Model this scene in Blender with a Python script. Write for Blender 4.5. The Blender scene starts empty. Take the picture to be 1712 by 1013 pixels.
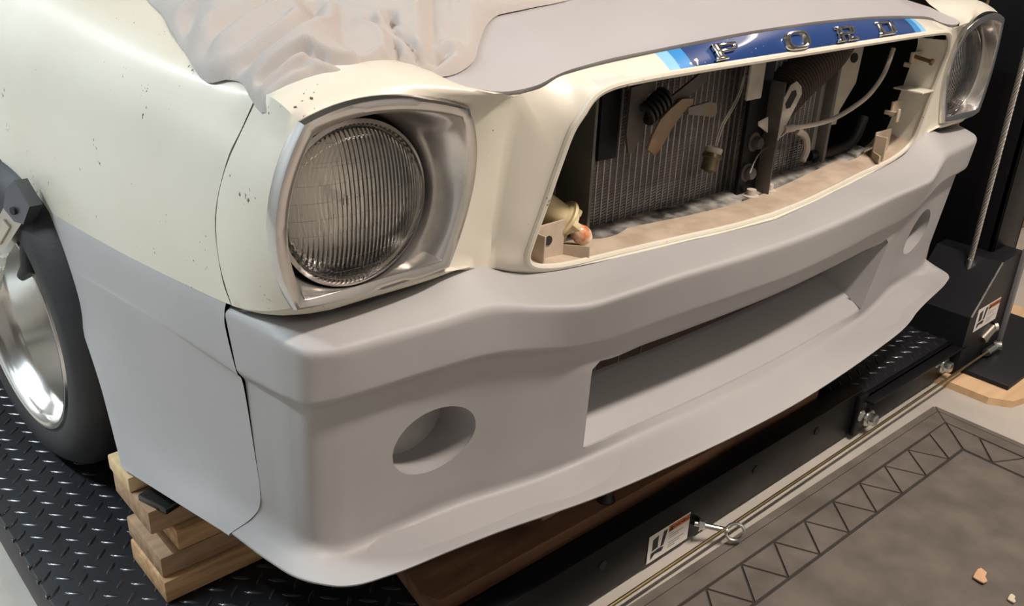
import bpy, bmesh, math, random
import numpy as np
from mathutils import Vector, Matrix

SC = bpy.context.scene
COL = SC.collection
random.seed(7)
RNG = np.random.default_rng(11)

# ------------------------------------------------------------------ camera
cam_d = bpy.data.cameras.new('camera')
cam_d.sensor_fit = 'HORIZONTAL'
cam_d.sensor_width = 36.0
cam_d.lens = 36.0 * 1540.37 / 1712.0
cam_d.clip_start = 0.02
cam = bpy.data.objects.new('camera', cam_d)
COL.objects.link(cam)
right = Vector((0.7466, -0.6643, 0.0382))
down = Vector((-0.2534, -0.3371, -0.9067))
fwd = right.cross(down)
right.normalize(); fwd.normalize(); down = fwd.cross(right); down.normalize()
M3 = Matrix((right, -down, -fwd)).transposed()
cam.matrix_world = Matrix.Translation((-1.235, -0.728, 0.95)) @ M3.to_4x4()
SC.camera = cam

# ------------------------------------------------------------------ light
w = bpy.data.worlds.new('world'); SC.world = w
w.use_nodes = True
w.node_tree.nodes['Background'].inputs[0].default_value = (0.9, 0.92, 1.0, 1)
w.node_tree.nodes['Background'].inputs[1].default_value = 0.0


def area_light(name, loc, rot, sx, sy, power, color):
    d = bpy.data.lights.new(name, 'AREA')
    d.shape = 'RECTANGLE'; d.size = sx; d.size_y = sy
    d.energy = power; d.color = color
    o = bpy.data.objects.new(name, d); COL.objects.link(o)
    o.location = loc; o.rotation_euler = rot
    return o


# (lamp name, x, y, length, along-x?, watt, colour): the ceiling tube fixtures of the garage, plus an added front fill
LAMPS = [
    (0.08, -0.97, 1.20, True, 79, (1.0, 0.88, 0.79)),
    (2.05, -0.30, 1.20, False, 14, (1.0, 0.86, 0.74)),
    (-0.55, -2.25, 1.20, True, 5, (1.0, 0.88, 0.78)),  # added fill: brightens the front wall for reflections and the car front
    (-2.30, 1.55, 1.20, False, 88, (0.80, 0.92, 1.0)),
    (-2.60, 3.70, 1.20, False, 60, (0.92, 0.97, 1.0)),
]
CEIL = 2.62
for i, (lx, ly, ll, ax, pw, cl) in enumerate(LAMPS):
    area_light('tube_light', (lx, ly, CEIL - 0.115), (0, 0, 0), ll if ax else .12, .12 if ax else ll, pw, cl)

SC.view_settings.view_transform = 'Standard'
SC.view_settings.look = 'None'
SC.view_settings.exposure = 0.0
SC.view_settings.gamma = 1.0
SC.view_settings.use_curve_mapping = False

FLOOR = -0.14
RUN = -0.04


# ------------------------------------------------------------------ materials
def new_mat(name):
    m = bpy.data.materials.new(name); m.use_nodes = True
    nt = m.node_tree
    return m, nt, nt.nodes['Principled BSDF']


def mat(name, col, rough=.5, metal=0., spec=.5, coat=0., noise=0., nscale=20., col2=None, bump=0., bscale=60., rnoise=0., emit=None, estr=0.):
    m, nt, b = new_mat(name)
    b.inputs['Base Color'].default_value = (*col, 1)
    b.inputs['Roughness'].default_value = rough
    b.inputs['Metallic'].default_value = metal
    b.inputs['Specular IOR Level'].default_value = spec
    b.inputs['Coat Weight'].default_value = coat
    b.inputs['Coat Roughness'].default_value = .12
    tc = nt.nodes.new('ShaderNodeTexCoord')
    if noise > 0 or col2:
        n = nt.nodes.new('ShaderNodeTexNoise'); n.inputs['Scale'].default_value = nscale; n.inputs['Detail'].default_value = 6
        nt.links.new(tc.outputs['Object'], n.inputs['Vector'])
        r = nt.nodes.new('ShaderNodeValToRGB')
        c2 = col2 or tuple(c * (1 - noise) for c in col)
        r.color_ramp.elements[0].position = .35; r.color_ramp.elements[0].color = (*c2, 1)
        r.color_ramp.elements[1].position = .65; r.color_ramp.elements[1].color = (*col, 1)
        nt.links.new(n.outputs['Fac'], r.inputs['Fac'])
        nt.links.new(r.outputs['Color'], b.inputs['Base Color'])
    if rnoise > 0:
        n = nt.nodes.new('ShaderNodeTexNoise'); n.inputs['Scale'].default_value = nscale * .7; n.inputs['Detail'].default_value = 5
        nt.links.new(tc.outputs['Object'], n.inputs['Vector'])
        mr = nt.nodes.new('ShaderNodeMapRange')
        mr.inputs['To Min'].default_value = max(0, rough - rnoise); mr.inputs['To Max'].default_value = min(1, rough + rnoise)
        nt.links.new(n.outputs['Fac'], mr.inputs['Value']); nt.links.new(mr.outputs['Result'], b.inputs['Roughness'])
    if bump > 0:
        n = nt.nodes.new('ShaderNodeTexNoise'); n.inputs['Scale'].default_value = bscale; n.inputs['Detail'].default_value = 4
        nt.links.new(tc.outputs['Object'], n.inputs['Vector'])
        bm_ = nt.nodes.new('ShaderNodeBump'); bm_.inputs['Strength'].default_value = bump; bm_.inputs['Distance'].default_value = .002
        nt.links.new(n.outputs['Fac'], bm_.inputs['Height']); nt.links.new(bm_.outputs['Normal'], b.inputs['Normal'])
    if emit:
        b.inputs['Emission Color'].default_value = (*emit, 1); b.inputs['Emission Strength'].default_value = estr
    return m


def chipped_paint(name, base, chip, thresh=.70, scale=55., rough=.3, coat=.3, stain=None, stainmix=.25, large=None):
    """paint with sparse chips down to dark primer and faint staining"""
    m, nt, b = new_mat(name)
    L = nt.links
    tc = nt.nodes.new('ShaderNodeTexCoord')
    n = nt.nodes.new('ShaderNodeTexNoise'); n.inputs['Scale'].default_value = scale; n.inputs['Detail'].default_value = 3
    L.new(tc.outputs['Object'], n.inputs['Vector'])
    n2 = nt.nodes.new('ShaderNodeTexNoise'); n2.inputs['Scale'].default_value = scale * .13; n2.inputs['Detail'].default_value = 2
    L.new(tc.outputs['Object'], n2.inputs['Vector'])
    mul = nt.nodes.new('ShaderNodeMath'); mul.operation = 'MULTIPLY'
    L.new(n.outputs['Fac'], mul.inputs[0]); L.new(n2.outputs['Fac'], mul.inputs[1])
    gt = nt.nodes.new('ShaderNodeMath'); gt.operation = 'GREATER_THAN'; gt.inputs[1].default_value = thresh
    L.new(mul.outputs[0], gt.inputs[0])
    mx = nt.nodes.new('ShaderNodeMix'); mx.data_type = 'RGBA'
    n3 = nt.nodes.new('ShaderNodeTexNoise'); n3.inputs['Scale'].default_value = 5.; n3.inputs['Detail'].default_value = 5
    L.new(tc.outputs['Object'], n3.inputs['Vector'])
    r3 = nt.nodes.new('ShaderNodeValToRGB'); r3.color_ramp.elements[0].position = .42; r3.color_ramp.elements[1].position = .72
    st = stain or tuple(c * .9 for c in base)
    r3.color_ramp.elements[0].color = (*base, 1)
    r3.color_ramp.elements[1].color = (*[base[i] * (1 - stainmix) + st[i] * stainmix for i in range(3)], 1)
    L.new(n3.outputs['Fac'], r3.inputs['Fac'])
    L.new(gt.outputs[0], mx.inputs['Factor']); L.new(r3.outputs['Color'], mx.inputs['A'])
    mx.inputs['B'].default_value = (*chip, 1)
    L.new(mx.outputs['Result'], b.inputs['Base Color'])
    b.inputs['Roughness'].default_value = rough
    b.inputs['Coat Weight'].default_value = coat; b.inputs['Coat Roughness'].default_value = .15
    return m


PRIMER = mat('grey_primer', (.345, .336, .332), .50, spec=.35, noise=.04, nscale=6, bump=.05, bscale=900)
CREAM = chipped_paint('cream_paint', (.625, .592, .50), (.10, .07, .06), .447, 170., .38, .2, (.50, .45, .34), .30)
HOODP = mat('hood_primer', (.385, .365, .36), .45, spec=.35, noise=.04, nscale=5)
DARKIN = mat('black_inner', (.012, .012, .013), .7)
BLACKP = mat('black_gloss_paint', (.007, .007, .008), .38, spec=.14, rnoise=.12, nscale=9)
BLACKT = mat('black_plate', (.010, .0105, .013), .40, spec=.27, rnoise=.08, nscale=14, bump=.08, bscale=350)
TREADM = mat('tread_steel', (.022, .022, .026), .24, spec=.7, rnoise=.1, nscale=30)
CHROME = mat('chrome', (.80, .79, .78), .06, 1., rnoise=.04, nscale=9)
CHROMEW = mat('chrome_weathered', (.62, .60, .58), .16, 1., rnoise=.10, nscale=14, noise=.18)
BOWLM = mat('dusty_chrome', (.72, .69, .66), .22, .85, rnoise=.12, nscale=16, noise=.15)
ALU = mat('polished_aluminium', (.66, .65, .62), .20, 1., rnoise=.08, nscale=6)
ZINC = mat('zinc_bolt', (.70, .71, .68), .28, 1., rnoise=.1, nscale=60)
BRASS = mat('yellow_zinc_rod', (.33, .26, .14), .4, 1., rnoise=.1, nscale=40)
RUBBER = mat('tire_rubber', (.016, .0165, .019), .62, noise=.3, nscale=30, bump=.2, bscale=200)
RUBD = mat('black_rubber', (.010, .010, .011), .55)
RADF = mat('radiator_fins', (.13, .112, .105), .6, bump=.9, bscale=500, noise=.35, nscale=12)
RADT = mat('radiator_tubes', (.42, .38, .36), .55, noise=.5, nscale=9)
GREASE = mat('greasy_steel', (.10, .085, .070), .6, noise=.6, nscale=14)
RUST = mat('rusty_brown', (.16, .075, .035), .8, noise=.55, nscale=25)
TAN = mat('dusty_cream', (.48, .39, .30), .75, col2=(.36, .28, .20), nscale=22)
OLDW = mat('dirty_white', (.52, .47, .40), .6, col2=(.32, .28, .23), nscale=14)
FLAKE = mat('flaking_rail', (.34, .32, .29), .6, col2=(.022, .021, .020), nscale=30)
SOCK = mat('yellowed_plastic', (.56, .47, .26), .45, col2=(.42, .34, .18), nscale=20)
AMBER = mat('amber_bulb', (.50, .13, .02), .2, col2=(.75, .62, .45), nscale=75)
CLOTHM = mat('cotton_sheet', (.40, .37, .345), .9, spec=.1, noise=.05, nscale=7, bump=.25, bscale=900)
PLASTIC = mat('black_plastic', (.012, .012, .012), .25)
STEELC = mat('clamp_steel', (.55, .52, .47), .3, 1., rnoise=.15, nscale=40)
GUNM = mat('gun_metal', (.15, .16, .18), .34, .8, rnoise=.1, nscale=30)
LABELW = mat('label_white', (.72, .70, .66), .4)
LABELO = mat('label_orange', (.58, .16, .05), .4)
INK = mat('label_ink', (.012, .011, .012), .5)
WIREC = mat('old_wire', (.33, .30, .25), .5, noise=.4, nscale=50)
BLUED = chipped_paint('dark_blue_paint', (.012, .040, .155), (.45, .42, .40), .455, 120., .30, .35)


def stripe_mat():
    """painted band: dark blue middle, mid blue and light blue borders, cream ends (by distance from the car's centre line)"""
    m, nt, b = new_mat('striped_band_paint'); L = nt.links
    tc = nt.nodes.new('ShaderNodeTexCoord'); sp = nt.nodes.new('ShaderNodeSeparateXYZ')
    L.new(tc.outputs['Object'], sp.inputs[0])
    ab = nt.nodes.new('ShaderNodeMath'); ab.operation = 'ABSOLUTE'; L.new(sp.outputs['X'], ab.inputs[0])
    r = nt.nodes.new('ShaderNodeValToRGB'); r.color_ramp.interpolation = 'CONSTANT'
    e = r.color_ramp.elements
    e[0].position = 0; e[0].color = (.012, .040, .155, 1)
    e[1].position = .288; e[1].color = (.035, .22, .52, 1)
    k = e.new(.312); k.color = (.22, .46, .66, 1)
    k = e.new(.331); k.color = (.625, .592, .50, 1)
    L.new(ab.outputs[0], r.inputs['Fac'])
    n = nt.nodes.new('ShaderNodeTexNoise'); n.inputs['Scale'].default_value = 130; n.inputs['Detail'].default_value = 3
    L.new(tc.outputs['Object'], n.inputs['Vector'])
    n2 = nt.nodes.new('ShaderNodeTexNoise'); n2.inputs['Scale'].default_value = 14
    L.new(tc.outputs['Object'], n2.inputs['Vector'])
    mu = nt.nodes.new('ShaderNodeMath'); mu.operation = 'MULTIPLY'; L.new(n.outputs['Fac'], mu.inputs[0]); L.new(n2.outputs['Fac'], mu.inputs[1])
    g = nt.nodes.new('ShaderNodeMath'); g.operation = 'GREATER_THAN'; g.inputs[1].default_value = .415; L.new(mu.outputs[0], g.inputs[0])
    # worn lower edge of the band, chipped down to bare cream
    n3 = nt.nodes.new('ShaderNodeTexNoise'); n3.inputs['Scale'].default_value = 60; L.new(tc.outputs['Object'], n3.inputs['Vector'])
    zz = nt.nodes.new('ShaderNodeMath'); zz.operation = 'MULTIPLY_ADD'; zz.inputs[1].default_value = .012; L.new(n3.outputs['Fac'], zz.inputs[0]); zz.inputs[2].default_value = .7345
    lt = nt.nodes.new('ShaderNodeMath'); lt.operation = 'LESS_THAN'; L.new(sp.outputs['Z'], lt.inputs[0]); L.new(zz.outputs[0], lt.inputs[1])
    mxm = nt.nodes.new('ShaderNodeMath'); mxm.operation = 'MAXIMUM'; L.new(g.outputs[0], mxm.inputs[0]); L.new(lt.outputs[0], mxm.inputs[1])
    mx = nt.nodes.new('ShaderNodeMix'); mx.data_type = 'RGBA'
    L.new(mxm.outputs[0], mx.inputs['Factor']); L.new(r.outputs['Color'], mx.inputs['A']); mx.inputs['B'].default_value = (.55, .52, .46, 1)
    L.new(mx.outputs['Result'], b.inputs['Base Color'])
    b.inputs['Roughness'].default_value = .3; b.inputs['Coat Weight'].default_value = .35
    return m


BAND = stripe_mat()


def wood_mat(name, c1, c2, scale=14., rot=0.):
    m, nt, b = new_mat(name); L = nt.links
    tc = nt.nodes.new('ShaderNodeTexCoord')
    mp = nt.nodes.new('ShaderNodeMapping'); mp.inputs['Scale'].default_value = (.12, 1, 1); mp.inputs['Rotation'].default_value = (0, 0, rot)
    L.new(tc.outputs['Object'], mp.inputs[0])
    n = nt.nodes.new('ShaderNodeTexNoise'); n.inputs['Scale'].default_value = scale * 3; n.inputs['Detail'].default_value = 6; n.inputs['Distortion'].default_value = 1.5
    L.new(mp.outputs[0], n.inputs['Vector'])
    r = nt.nodes.new('ShaderNodeValToRGB'); r.color_ramp.elements[0].position = .35; r.color_ramp.elements[1].position = .68
    r.color_ramp.elements[0].color = (*c2, 1); r.color_ramp.elements[1].color = (*c1, 1)
    L.new(n.outputs['Fac'], r.inputs['Fac']); L.new(r.outputs['Color'], b.inputs['Base Color'])
    b.inputs['Roughness'].default_value = .7
    bp = nt.nodes.new('ShaderNodeBump'); bp.inputs['Strength'].default_value = .3; bp.inputs['Distance'].default_value = .002
    L.new(n.outputs['Fac'], bp.inputs['Height']); L.new(bp.outputs['Normal'], b.inputs['Normal'])
    return m


WOOD1 = wood_mat('pine_board', (.56, .36, .19), (.36, .20, .09))
WOOD2 = wood_mat('weathered_board', (.40, .26, .15), (.23, .14, .08), 10)
WOOD3 = wood_mat('pale_pine', (.66, .50, .29), (.50, .35, .18), 9)
PLYW = wood_mat('plywood', (.66, .46, .27), (.55, .36, .20), 6)
BROWN = wood_mat('brown_stained_board', (.26, .135, .07), (.12, .055, .028), 5)


def lens_mat():
    """thin fluted glass: mostly clear, with a wavy glossy front"""
    m, nt, b = new_mat('fluted_glass'); L = nt.links
    nt.nodes.remove(b)
    tc = nt.nodes.new('ShaderNodeTexCoord')
    wv = nt.nodes.new('ShaderNodeTexWave'); wv.bands_direction = 'X'; wv.inputs['Scale'].default_value = 60; wv.inputs['Distortion'].default_value = .5
    L.new(tc.outputs['Object'], wv.inputs['Vector'])
    wz = nt.nodes.new('ShaderNodeTexBrick'); wz.inputs['Scale'].default_value = 14; wz.inputs['Mortar Size'].default_value = .03
    mp = nt.nodes.new('ShaderNodeMapping'); mp.inputs['Rotation'].default_value = (math.radians(90), 0, 0)
    L.new(tc.outputs['Object'], mp.inputs[0]); L.new(mp.outputs[0], wz.inputs['Vector'])
    ad = nt.nodes.new('ShaderNodeMath'); ad.operation = 'ADD'
    L.new(wv.outputs['Fac'], ad.inputs[0]); L.new(wz.outputs['Fac'], ad.inputs[1])
    bp = nt.nodes.new('ShaderNodeBump'); bp.inputs['Strength'].default_value = .5; bp.inputs['Distance'].default_value = .0010
    L.new(ad.outputs[0], bp.inputs['Height'])
    gl = nt.nodes.new('ShaderNodeBsdfGlossy'); gl.inputs['Roughness'].default_value = .05
    L.new(bp.outputs['Normal'], gl.inputs['Normal'])
    trn = nt.nodes.new('ShaderNodeBsdfTransparent'); trn.inputs['Color'].default_value = (.95, .94, .92, 1)
    fr = nt.nodes.new('ShaderNodeFresnel'); fr.inputs['IOR'].default_value = 1.6; L.new(bp.outputs['Normal'], fr.inputs['Normal'])
    mx = nt.nodes.new('ShaderNodeMixShader')
    L.new(fr.outputs[0], mx.inputs[0]); L.new(trn.outputs[0], mx.inputs[1]); L.new(gl.outputs[0], mx.inputs[2])
    L.new(mx.outputs[0], nt.nodes['Material Output'].inputs['Surface'])
    return m


def reflector_mat():
    """silvered reflector seen through the flutes"""
    m, nt, b = new_mat('lamp_reflector'); L = nt.links
    b.inputs['Base Color'].default_value = (.93, .91, .87, 1); b.inputs['Metallic'].default_value = .35; b.inputs['Roughness'].default_value = .22
    tc = nt.nodes.new('ShaderNodeTexCoord')
    wv = nt.nodes.new('ShaderNodeTexWave'); wv.bands_direction = 'X'; wv.inputs['Scale'].default_value = 48; wv.inputs['Distortion'].default_value = 2.
    L.new(tc.outputs['Object'], wv.inputs['Vector'])
    n = nt.nodes.new('ShaderNodeTexNoise'); n.inputs['Scale'].default_value = 40; L.new(tc.outputs['Object'], n.inputs['Vector'])
    ad = nt.nodes.new('ShaderNodeMath'); ad.operation = 'ADD'; L.new(wv.outputs['Fac'], ad.inputs[0]); L.new(n.outputs['Fac'], ad.inputs[1])
    bp = nt.nodes.new('ShaderNodeBump'); bp.inputs['Strength'].default_value = .5; bp.inputs['Distance'].default_value = .0012
    L.new(ad.outputs[0], bp.inputs['Height']); L.new(bp.outputs['Normal'], b.inputs['Normal'])
    return m


LENS = lens_mat()
REFL = reflector_mat()


# ------------------------------------------------------------------ mesh helpers
def link(o, parent=None):
    COL.objects.link(o)
    if parent: o.parent = parent
    return o


def mesh_obj(name, verts, faces, m, parent=None, smooth=True, angle=40, merge=0):
    me = bpy.data.meshes.new(name)
    me.from_pydata([tuple(map(float, v)) for v in verts], [], [tuple(f) for f in faces])
    me.validate()
    if merge:
        b = bmesh.new(); b.from_mesh(me); bmesh.ops.remove_doubles(b, verts=b.verts, dist=merge)
        bmesh.ops.recalc_face_normals(b, faces=b.faces); b.to_mesh(me); b.free()
    if isinstance(m, (list, tuple)):
        for q in m: me.materials.append(q)
    else:
        me.materials.append(m)
    if smooth:
        me.polygons.foreach_set('use_smooth', [True] * len(me.polygons))
        me.set_sharp_from_angle(angle=math.radians(angle))
    me.update()
    return link(bpy.data.objects.new(name, me), parent)


class MB:
    def __init__(s): s.v = []; s.f = []

    def add(s, v, f):
        n = len(s.v); s.v += [tuple(p) for p in v]; s.f += [tuple(i + n for i in q) for q in f]; return s

    def box(s, x0, x1, y0, y1, z0, z1, b=0., T=None):
        bm_ = bmesh.new(); bmesh.ops.create_cube(bm_, size=1)
        for q in bm_.verts:
            q.co = Vector(((x0 + x1) / 2 + q.co.x * (x1 - x0), (y0 + y1) / 2 + q.co.y * (y1 - y0), (z0 + z1) / 2 + q.co.z * (z1 - z0)))
        if b > 0: bmesh.ops.bevel(bm_, geom=bm_.edges[:], offset=b, segments=2, affect='EDGES', profile=.5)
        if T is not None: bm_.transform(T)
        bm_.verts.index_update()
        s.add([q.co[:] for q in bm_.verts], [[q.index for q in f.verts] for f in bm_.faces]); bm_.free(); return s

    def grid(s, P):
        P = np.asarray(P, float); r, c_ = P.shape[:2]
        return s.add(P.reshape(-1, 3), [(i * c_ + j, i * c_ + j + 1, (i + 1) * c_ + j + 1, (i + 1) * c_ + j) for i in range(r - 1) for j in range(c_ - 1)])

    def rings(s, Ls, close=True, cap0=False, cap1=False):
        n = len(Ls[0]); k = len(Ls); F = []
        for i in range(k - 1):
            for j in range(n if close else n - 1):
                j2 = (j + 1) % n
                F.append((i * n + j, i * n + j2, (i + 1) * n + j2, (i + 1) * n + j))
        if cap0: F.append(tuple(range(n))[::-1])
        if cap1: F.append(tuple((k - 1) * n + j for j in range(n)))
        return s.add([p for l in Ls for p in l], F)

    def tube(s, path, r, n=8, caps=True):
        P = [Vector(p) for p in path]; Ls = []
        up = Vector((0, 0, 1)); t0 = (P[1] - P[0]).normalized()
        if abs(t0.dot(up)) > .9: up = Vector((1, 0, 0))
        a = t0.cross(up).normalized()
        for i, p in enumerate(P):
            t = ((P[min(i + 1, len(P) - 1)]) - P[max(i - 1, 0)]).normalized()
            a = (a - t * a.dot(t)).normalized(); b = t.cross(a)
            rr = r[i] if isinstance(r, (list, tuple)) else r
            Ls.append([p + (a * math.cos(2 * math.pi * j / n) + b * math.sin(2 * math.pi * j / n)) * rr for j in range(n)])
        return s.rings(Ls, True, caps, caps)

    def lathe(s, prof, n=48, T=None):
        """prof: list of (radius, height); axis = local Z"""
        Ls = [[Vector((r * math.cos(2 * math.pi * j / n), r * math.sin(2 * math.pi * j / n), h)) for j in range(n)] for r, h in prof]
        if T is not None: Ls = [[T @ p for p in l] for l in Ls]
        return s.rings(Ls)

    def prism(s, poly, h, T=None, bev=0):
        """extrude a polygon (x,y) by h along local Z"""
        n = len(poly)
        v = [Vector((p[0], p[1], 0)) for p in poly] + [Vector((p[0], p[1], h)) for p in poly]
        if T is not None: v = [T @ p for p in v]
        return s.add(v, [tuple(range(n))[::-1], tuple(range(n, 2 * n))] + [(i, (i + 1) % n, n + (i + 1) % n, n + i) for i in range(n)])

    def build(s, name, m, parent=None, smooth=True, angle=40, merge=0):
        return mesh_obj(name, s.v, s.f, m, parent, smooth, angle, merge)


def thing(name, label, cat, loc=(0, 0, 0), group=None):
    o = bpy.data.objects.new(name, None); o.empty_display_size = .05
    COL.objects.link(o); o.location = loc
    o['label'] = label; o['category'] = cat
    if group: o['group'] = group
    return o


def tag(o, label, cat, group=None):
    o['label'] = label; o['category'] = cat
    if group: o['group'] = group
    return o


def struct(o): o['kind'] = 'structure'; return o
def stuff(o): o['kind'] = 'stuff'; return o
def lab(o, t): o['label'] = t; return o


def align(p, zdir, xhint=(1, 0, 0)):
    z = Vector(zdir).normalized(); x = Vector(xhint); x = (x - z * x.dot(z)).normalized(); y = z.cross(x)
    return Matrix.Translation(p) @ Matrix((x, y, z)).transposed().to_4x4()


def hermite(T, P, t):
    """non uniform cubic through points P at knots T, sampled at t"""
    T = np.asarray(T, float); P = np.asarray(P, float); t = np.asarray(t, float)
    n = len(T); Mt = np.zeros_like(P)
    d = (P[1:] - P[:-1]) / (T[1:] - T[:-1])[:, None]; h = T[1:] - T[:-1]
    Mt[0] = d[0]; Mt[-1] = d[-1]
    for i in range(1, n - 1): Mt[i] = (d[i - 1] * h[i] + d[i] * h[i - 1]) / (h[i] + h[i - 1])
    k = np.clip(np.searchsorted(T, t, 'right') - 1, 0, n - 2)
    u = ((t - T[k]) / h[k])[:, None]; H = h[k][:, None]
    return (2 * u**3 - 3 * u**2 + 1) * P[k] + (u**3 - 2 * u**2 + u) * H * Mt[k] + (-2 * u**3 + 3 * u**2) * P[k + 1] + (u**3 - u**2) * H * Mt[k + 1]


def spline(P, n):
    P = np.asarray(P, float); T = np.r_[0, np.cumsum(np.linalg.norm(P[1:] - P[:-1], axis=1))]
    return hermite(T, P, np.linspace(0, T[-1], n))


def polyline(P, n):
    P = np.asarray(P, float); T = np.r_[0, np.cumsum(np.linalg.norm(P[1:] - P[:-1], axis=1))]
    t = np.linspace(0, T[-1], n)
    return np.stack([np.interp(t, T, P[:, k]) for k in range(3)], 1)


def mirx(P): P = np.array(P, float); P[..., 0] *= -1; return P


def text_mesh(body, size, extrude=0., bevel=0.):
    c = bpy.data.curves.new('txt', 'FONT'); c.body = body; c.size = size; c.extrude = extrude; c.bevel_depth = bevel
    c.align_x = 'CENTER'; c.align_y = 'CENTER'
    o = bpy.data.objects.new('txt', c); COL.objects.link(o)
    dg = bpy.context.evaluated_depsgraph_get(); dg.update()
    me = bpy.data.meshes.new_from_object(o.evaluated_get(dg))
    bpy.data.objects.remove(o); bpy.data.curves.remove(c)
    return me


def text_obj(name, body, size, T, m, parent, extrude=.0004, sx=1., bevel=0.):
    me = text_mesh(body, size, extrude, bevel)
    me.materials.clear(); me.materials.append(m)
    me.transform(T @ Matrix.Diagonal((sx, 1, 1, 1)))
    return link(bpy.data.objects.new(name, me), parent)


# ------------------------------------------------------------------ the room
CONC = mat('concrete_floor', (.46, .42, .37), .55, col2=(.38, .35, .31), nscale=5, bump=.15, bscale=120, rnoise=.12)
WALLM = mat('garage_wall', (.30, .29, .275), .85, noise=.06, nscale=3)
WALLG = mat('grey_blue_wall', (.17, .18, .20), .8, noise=.06, nscale=3)
CEILM = mat('garage_ceiling', (.32, .31, .29), .9)
RX0, RX1, RY0, RY1 = -3.4, 2.9, -2.9, 5.2
struct(MB().box(RX0, RX1, RY0, RY1, FLOOR - .1, FLOOR).build('floor', CONC, smooth=False))
struct(MB().box(RX0, RX1, RY0, RY1, CEIL, CEIL + .1).build('ceiling', CEILM, smooth=False))
struct(MB().box(RX0 - .1, RX0, RY0, RY1, FLOOR, CEIL).build('wall_left', mat('white_left_wall', (.48, .48, .475), .8), smooth=False))
struct(MB().box(RX1, RX1 + .1, RY0, RY1, FLOOR, CEIL).build('wall_right', WALLG, smooth=False))
struct(MB().box(RX0, RX1, RY1, RY1 + .1, FLOOR, CEIL).build('wall_back', WALLM, smooth=False))
struct(MB().box(RX0, RX1, RY0 - .1, RY0, FLOOR, CEIL).build('wall_front', mat('white_front_wall', (.52, .505, .48), .8), smooth=False))
FIXM = mat('fixture_white', (.75, .75, .73), .5)
for i, (lx, ly, ll, ax, pw, cl) in enumerate(LAMPS):
    t = thing('ceiling_lamp', ['warm white tube lamp on the ceiling in front of the car', 'warm white tube lamp on the ceiling above the right lift post', 'added warm white fill lamp on the ceiling beside the front wall',
                               'cool white tube lamp on the ceiling left of the car', 'cool white tube lamp on the ceiling in the far left corner'][i], 'lamp', (lx, ly, CEIL), 'tube lamps on the ceiling')
    a, b_ = (ll / 2 + .04, .07) if ax else (.07, ll / 2 + .04)
    MB().box(-a, a, -b_, b_, -.05, 0, .006).build('housing', FIXM, t)
    tm = mat('lamp_tube', (.8, .8, .8), .4, emit=cl, estr=14.0)
    for s in (-1, 1):
        q = [(-ll / 2, s * .03, -.07), (ll / 2, s * .03, -.07)] if ax else [(s * .03, -ll / 2, -.07), (s * .03, ll / 2, -.07)]
        MB().tube(q, .013, 10).build('tube', tm, t)

# ------------------------------------------------------------------ the car
car = thing('car', 'cream coupe with grey primer bumper and open grille parked on the black lift', 'car')

# --- front bumper cover: profile rows at stations, half given as (|x|, y, z)
XS = [0, .15, .30, .40, .46, .52, .58, .66, .74]
R1 = list(zip(XS + [.775, .800, .815, .825, .833], [.010, .014, .034, .047, .051, .059, .052, .062, .070, .078, .092, .115, .145, .18], [.475, .480, .482, .484, .489, .501, .524, .510, .503, .501, .500, .500, .497, .494]))
F1 = list(zip(XS + [.780, .806, .820, .829, .837], [-.020, -.012, .004, .012, .018, .026, .034, .046, .054, .064, .078, .10, .14, .18], [.473, .475, .476, .474, .479, .490, .510, .505, .500, .498, .497, .496, .494, .491]))
F2 = list(zip(XS + [.785, .812, .823, .831, .839], [-.052, -.047, -.040, -.036, -.030, -.013, .003, .015, .026, .034, .049, .075, .12, .18], [.468, .468, .472, .472, .471, .478, .488, .486, .484, .484, .485, .486, .487, .487]))
F3 = list(zip(XS + [.785, .812, .823, .831, .837], [-.043, -.036, -.024, -.015, -.010, -.003, .008, .022, .032, .042, .053, .078, .12, .168], [.401, .401, .401, .399, .402, .415, .424, .423, .421, .418, .418, .419, .419, .418]))
F4 = list(zip(XS + [.777, .802, .812, .820, .829], [-.010, -.006, .000, .003, .007, .014, .025, .040, .050, .058, .067, .090, .125, .166], [.356, .356, .358, .362, .388, .400, .411, .411, .409, .406, .406, .407, .407, .406]))
OB = list(zip(XS + [.772, .796, .808, .818, .826], [-.006, .002, .014, .024, .036, .047, .060, .068, .072, .076, .086, .104, .135, .158], [.214, .209, .205, .203, .206, .208, .212, .212, .214, .218, .228, .236, .244, .246]))
F5 = list(zip(XS + [.768, .790, .805, .816, .826], [-.018, -.010, .008, .026, .040, .052, .066, .074, .076, .078, .088, .105, .138, .175], [.200, .196, .188, .178, .171, .171, .170, .170, .172, .176, .186, .194, .200, .202]))
LIP = list(zip(XS + [.780, .802, .824, .838, .849], [-.080, -.077, -.071, -.062, -.050, -.034, -.024, -.012, .006, .018, .035, .07, .125, .205], [.178, .180, .186, .187, .184, .180, .182, .182, .175, .174, .173, .171, .170, .169]))
rows = {'R1': R1, 'F1': F1, 'F2': F2, 'F3': F3, 'F4': F4, 'OB': OB, 'F5': F5, 'LIP': LIP}
for k in rows: rows[k] = np.array(rows[k], float)
R0 = rows['R1'] + np.array([0, .03, -.004]); R0[9:, 0] -= .02
LU = rows['LIP'] + np.array([0, .0015, -.0035])
LB = rows['LIP'] + np.array([0, .07, -.002]); LB[9:, 0] -= .05; LB[9:, 1] -= .03
order = [R0, rows['R1'], rows['F1'], rows['F2'], rows['F3'], rows['F4'], rows['OB'], rows['F5'], rows['LIP'], LU, LB]
cuts = [0, .004, .014, .009, .006, .004, .0, .020, .0008, .0008, 0]
segs = [2, 5, 6, 8, 5, 16, 3, 8, 1, 3]
ncorner = [0, 2, 5, 6, 6, 4, 0, 8, 2, 2, 0]
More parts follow.
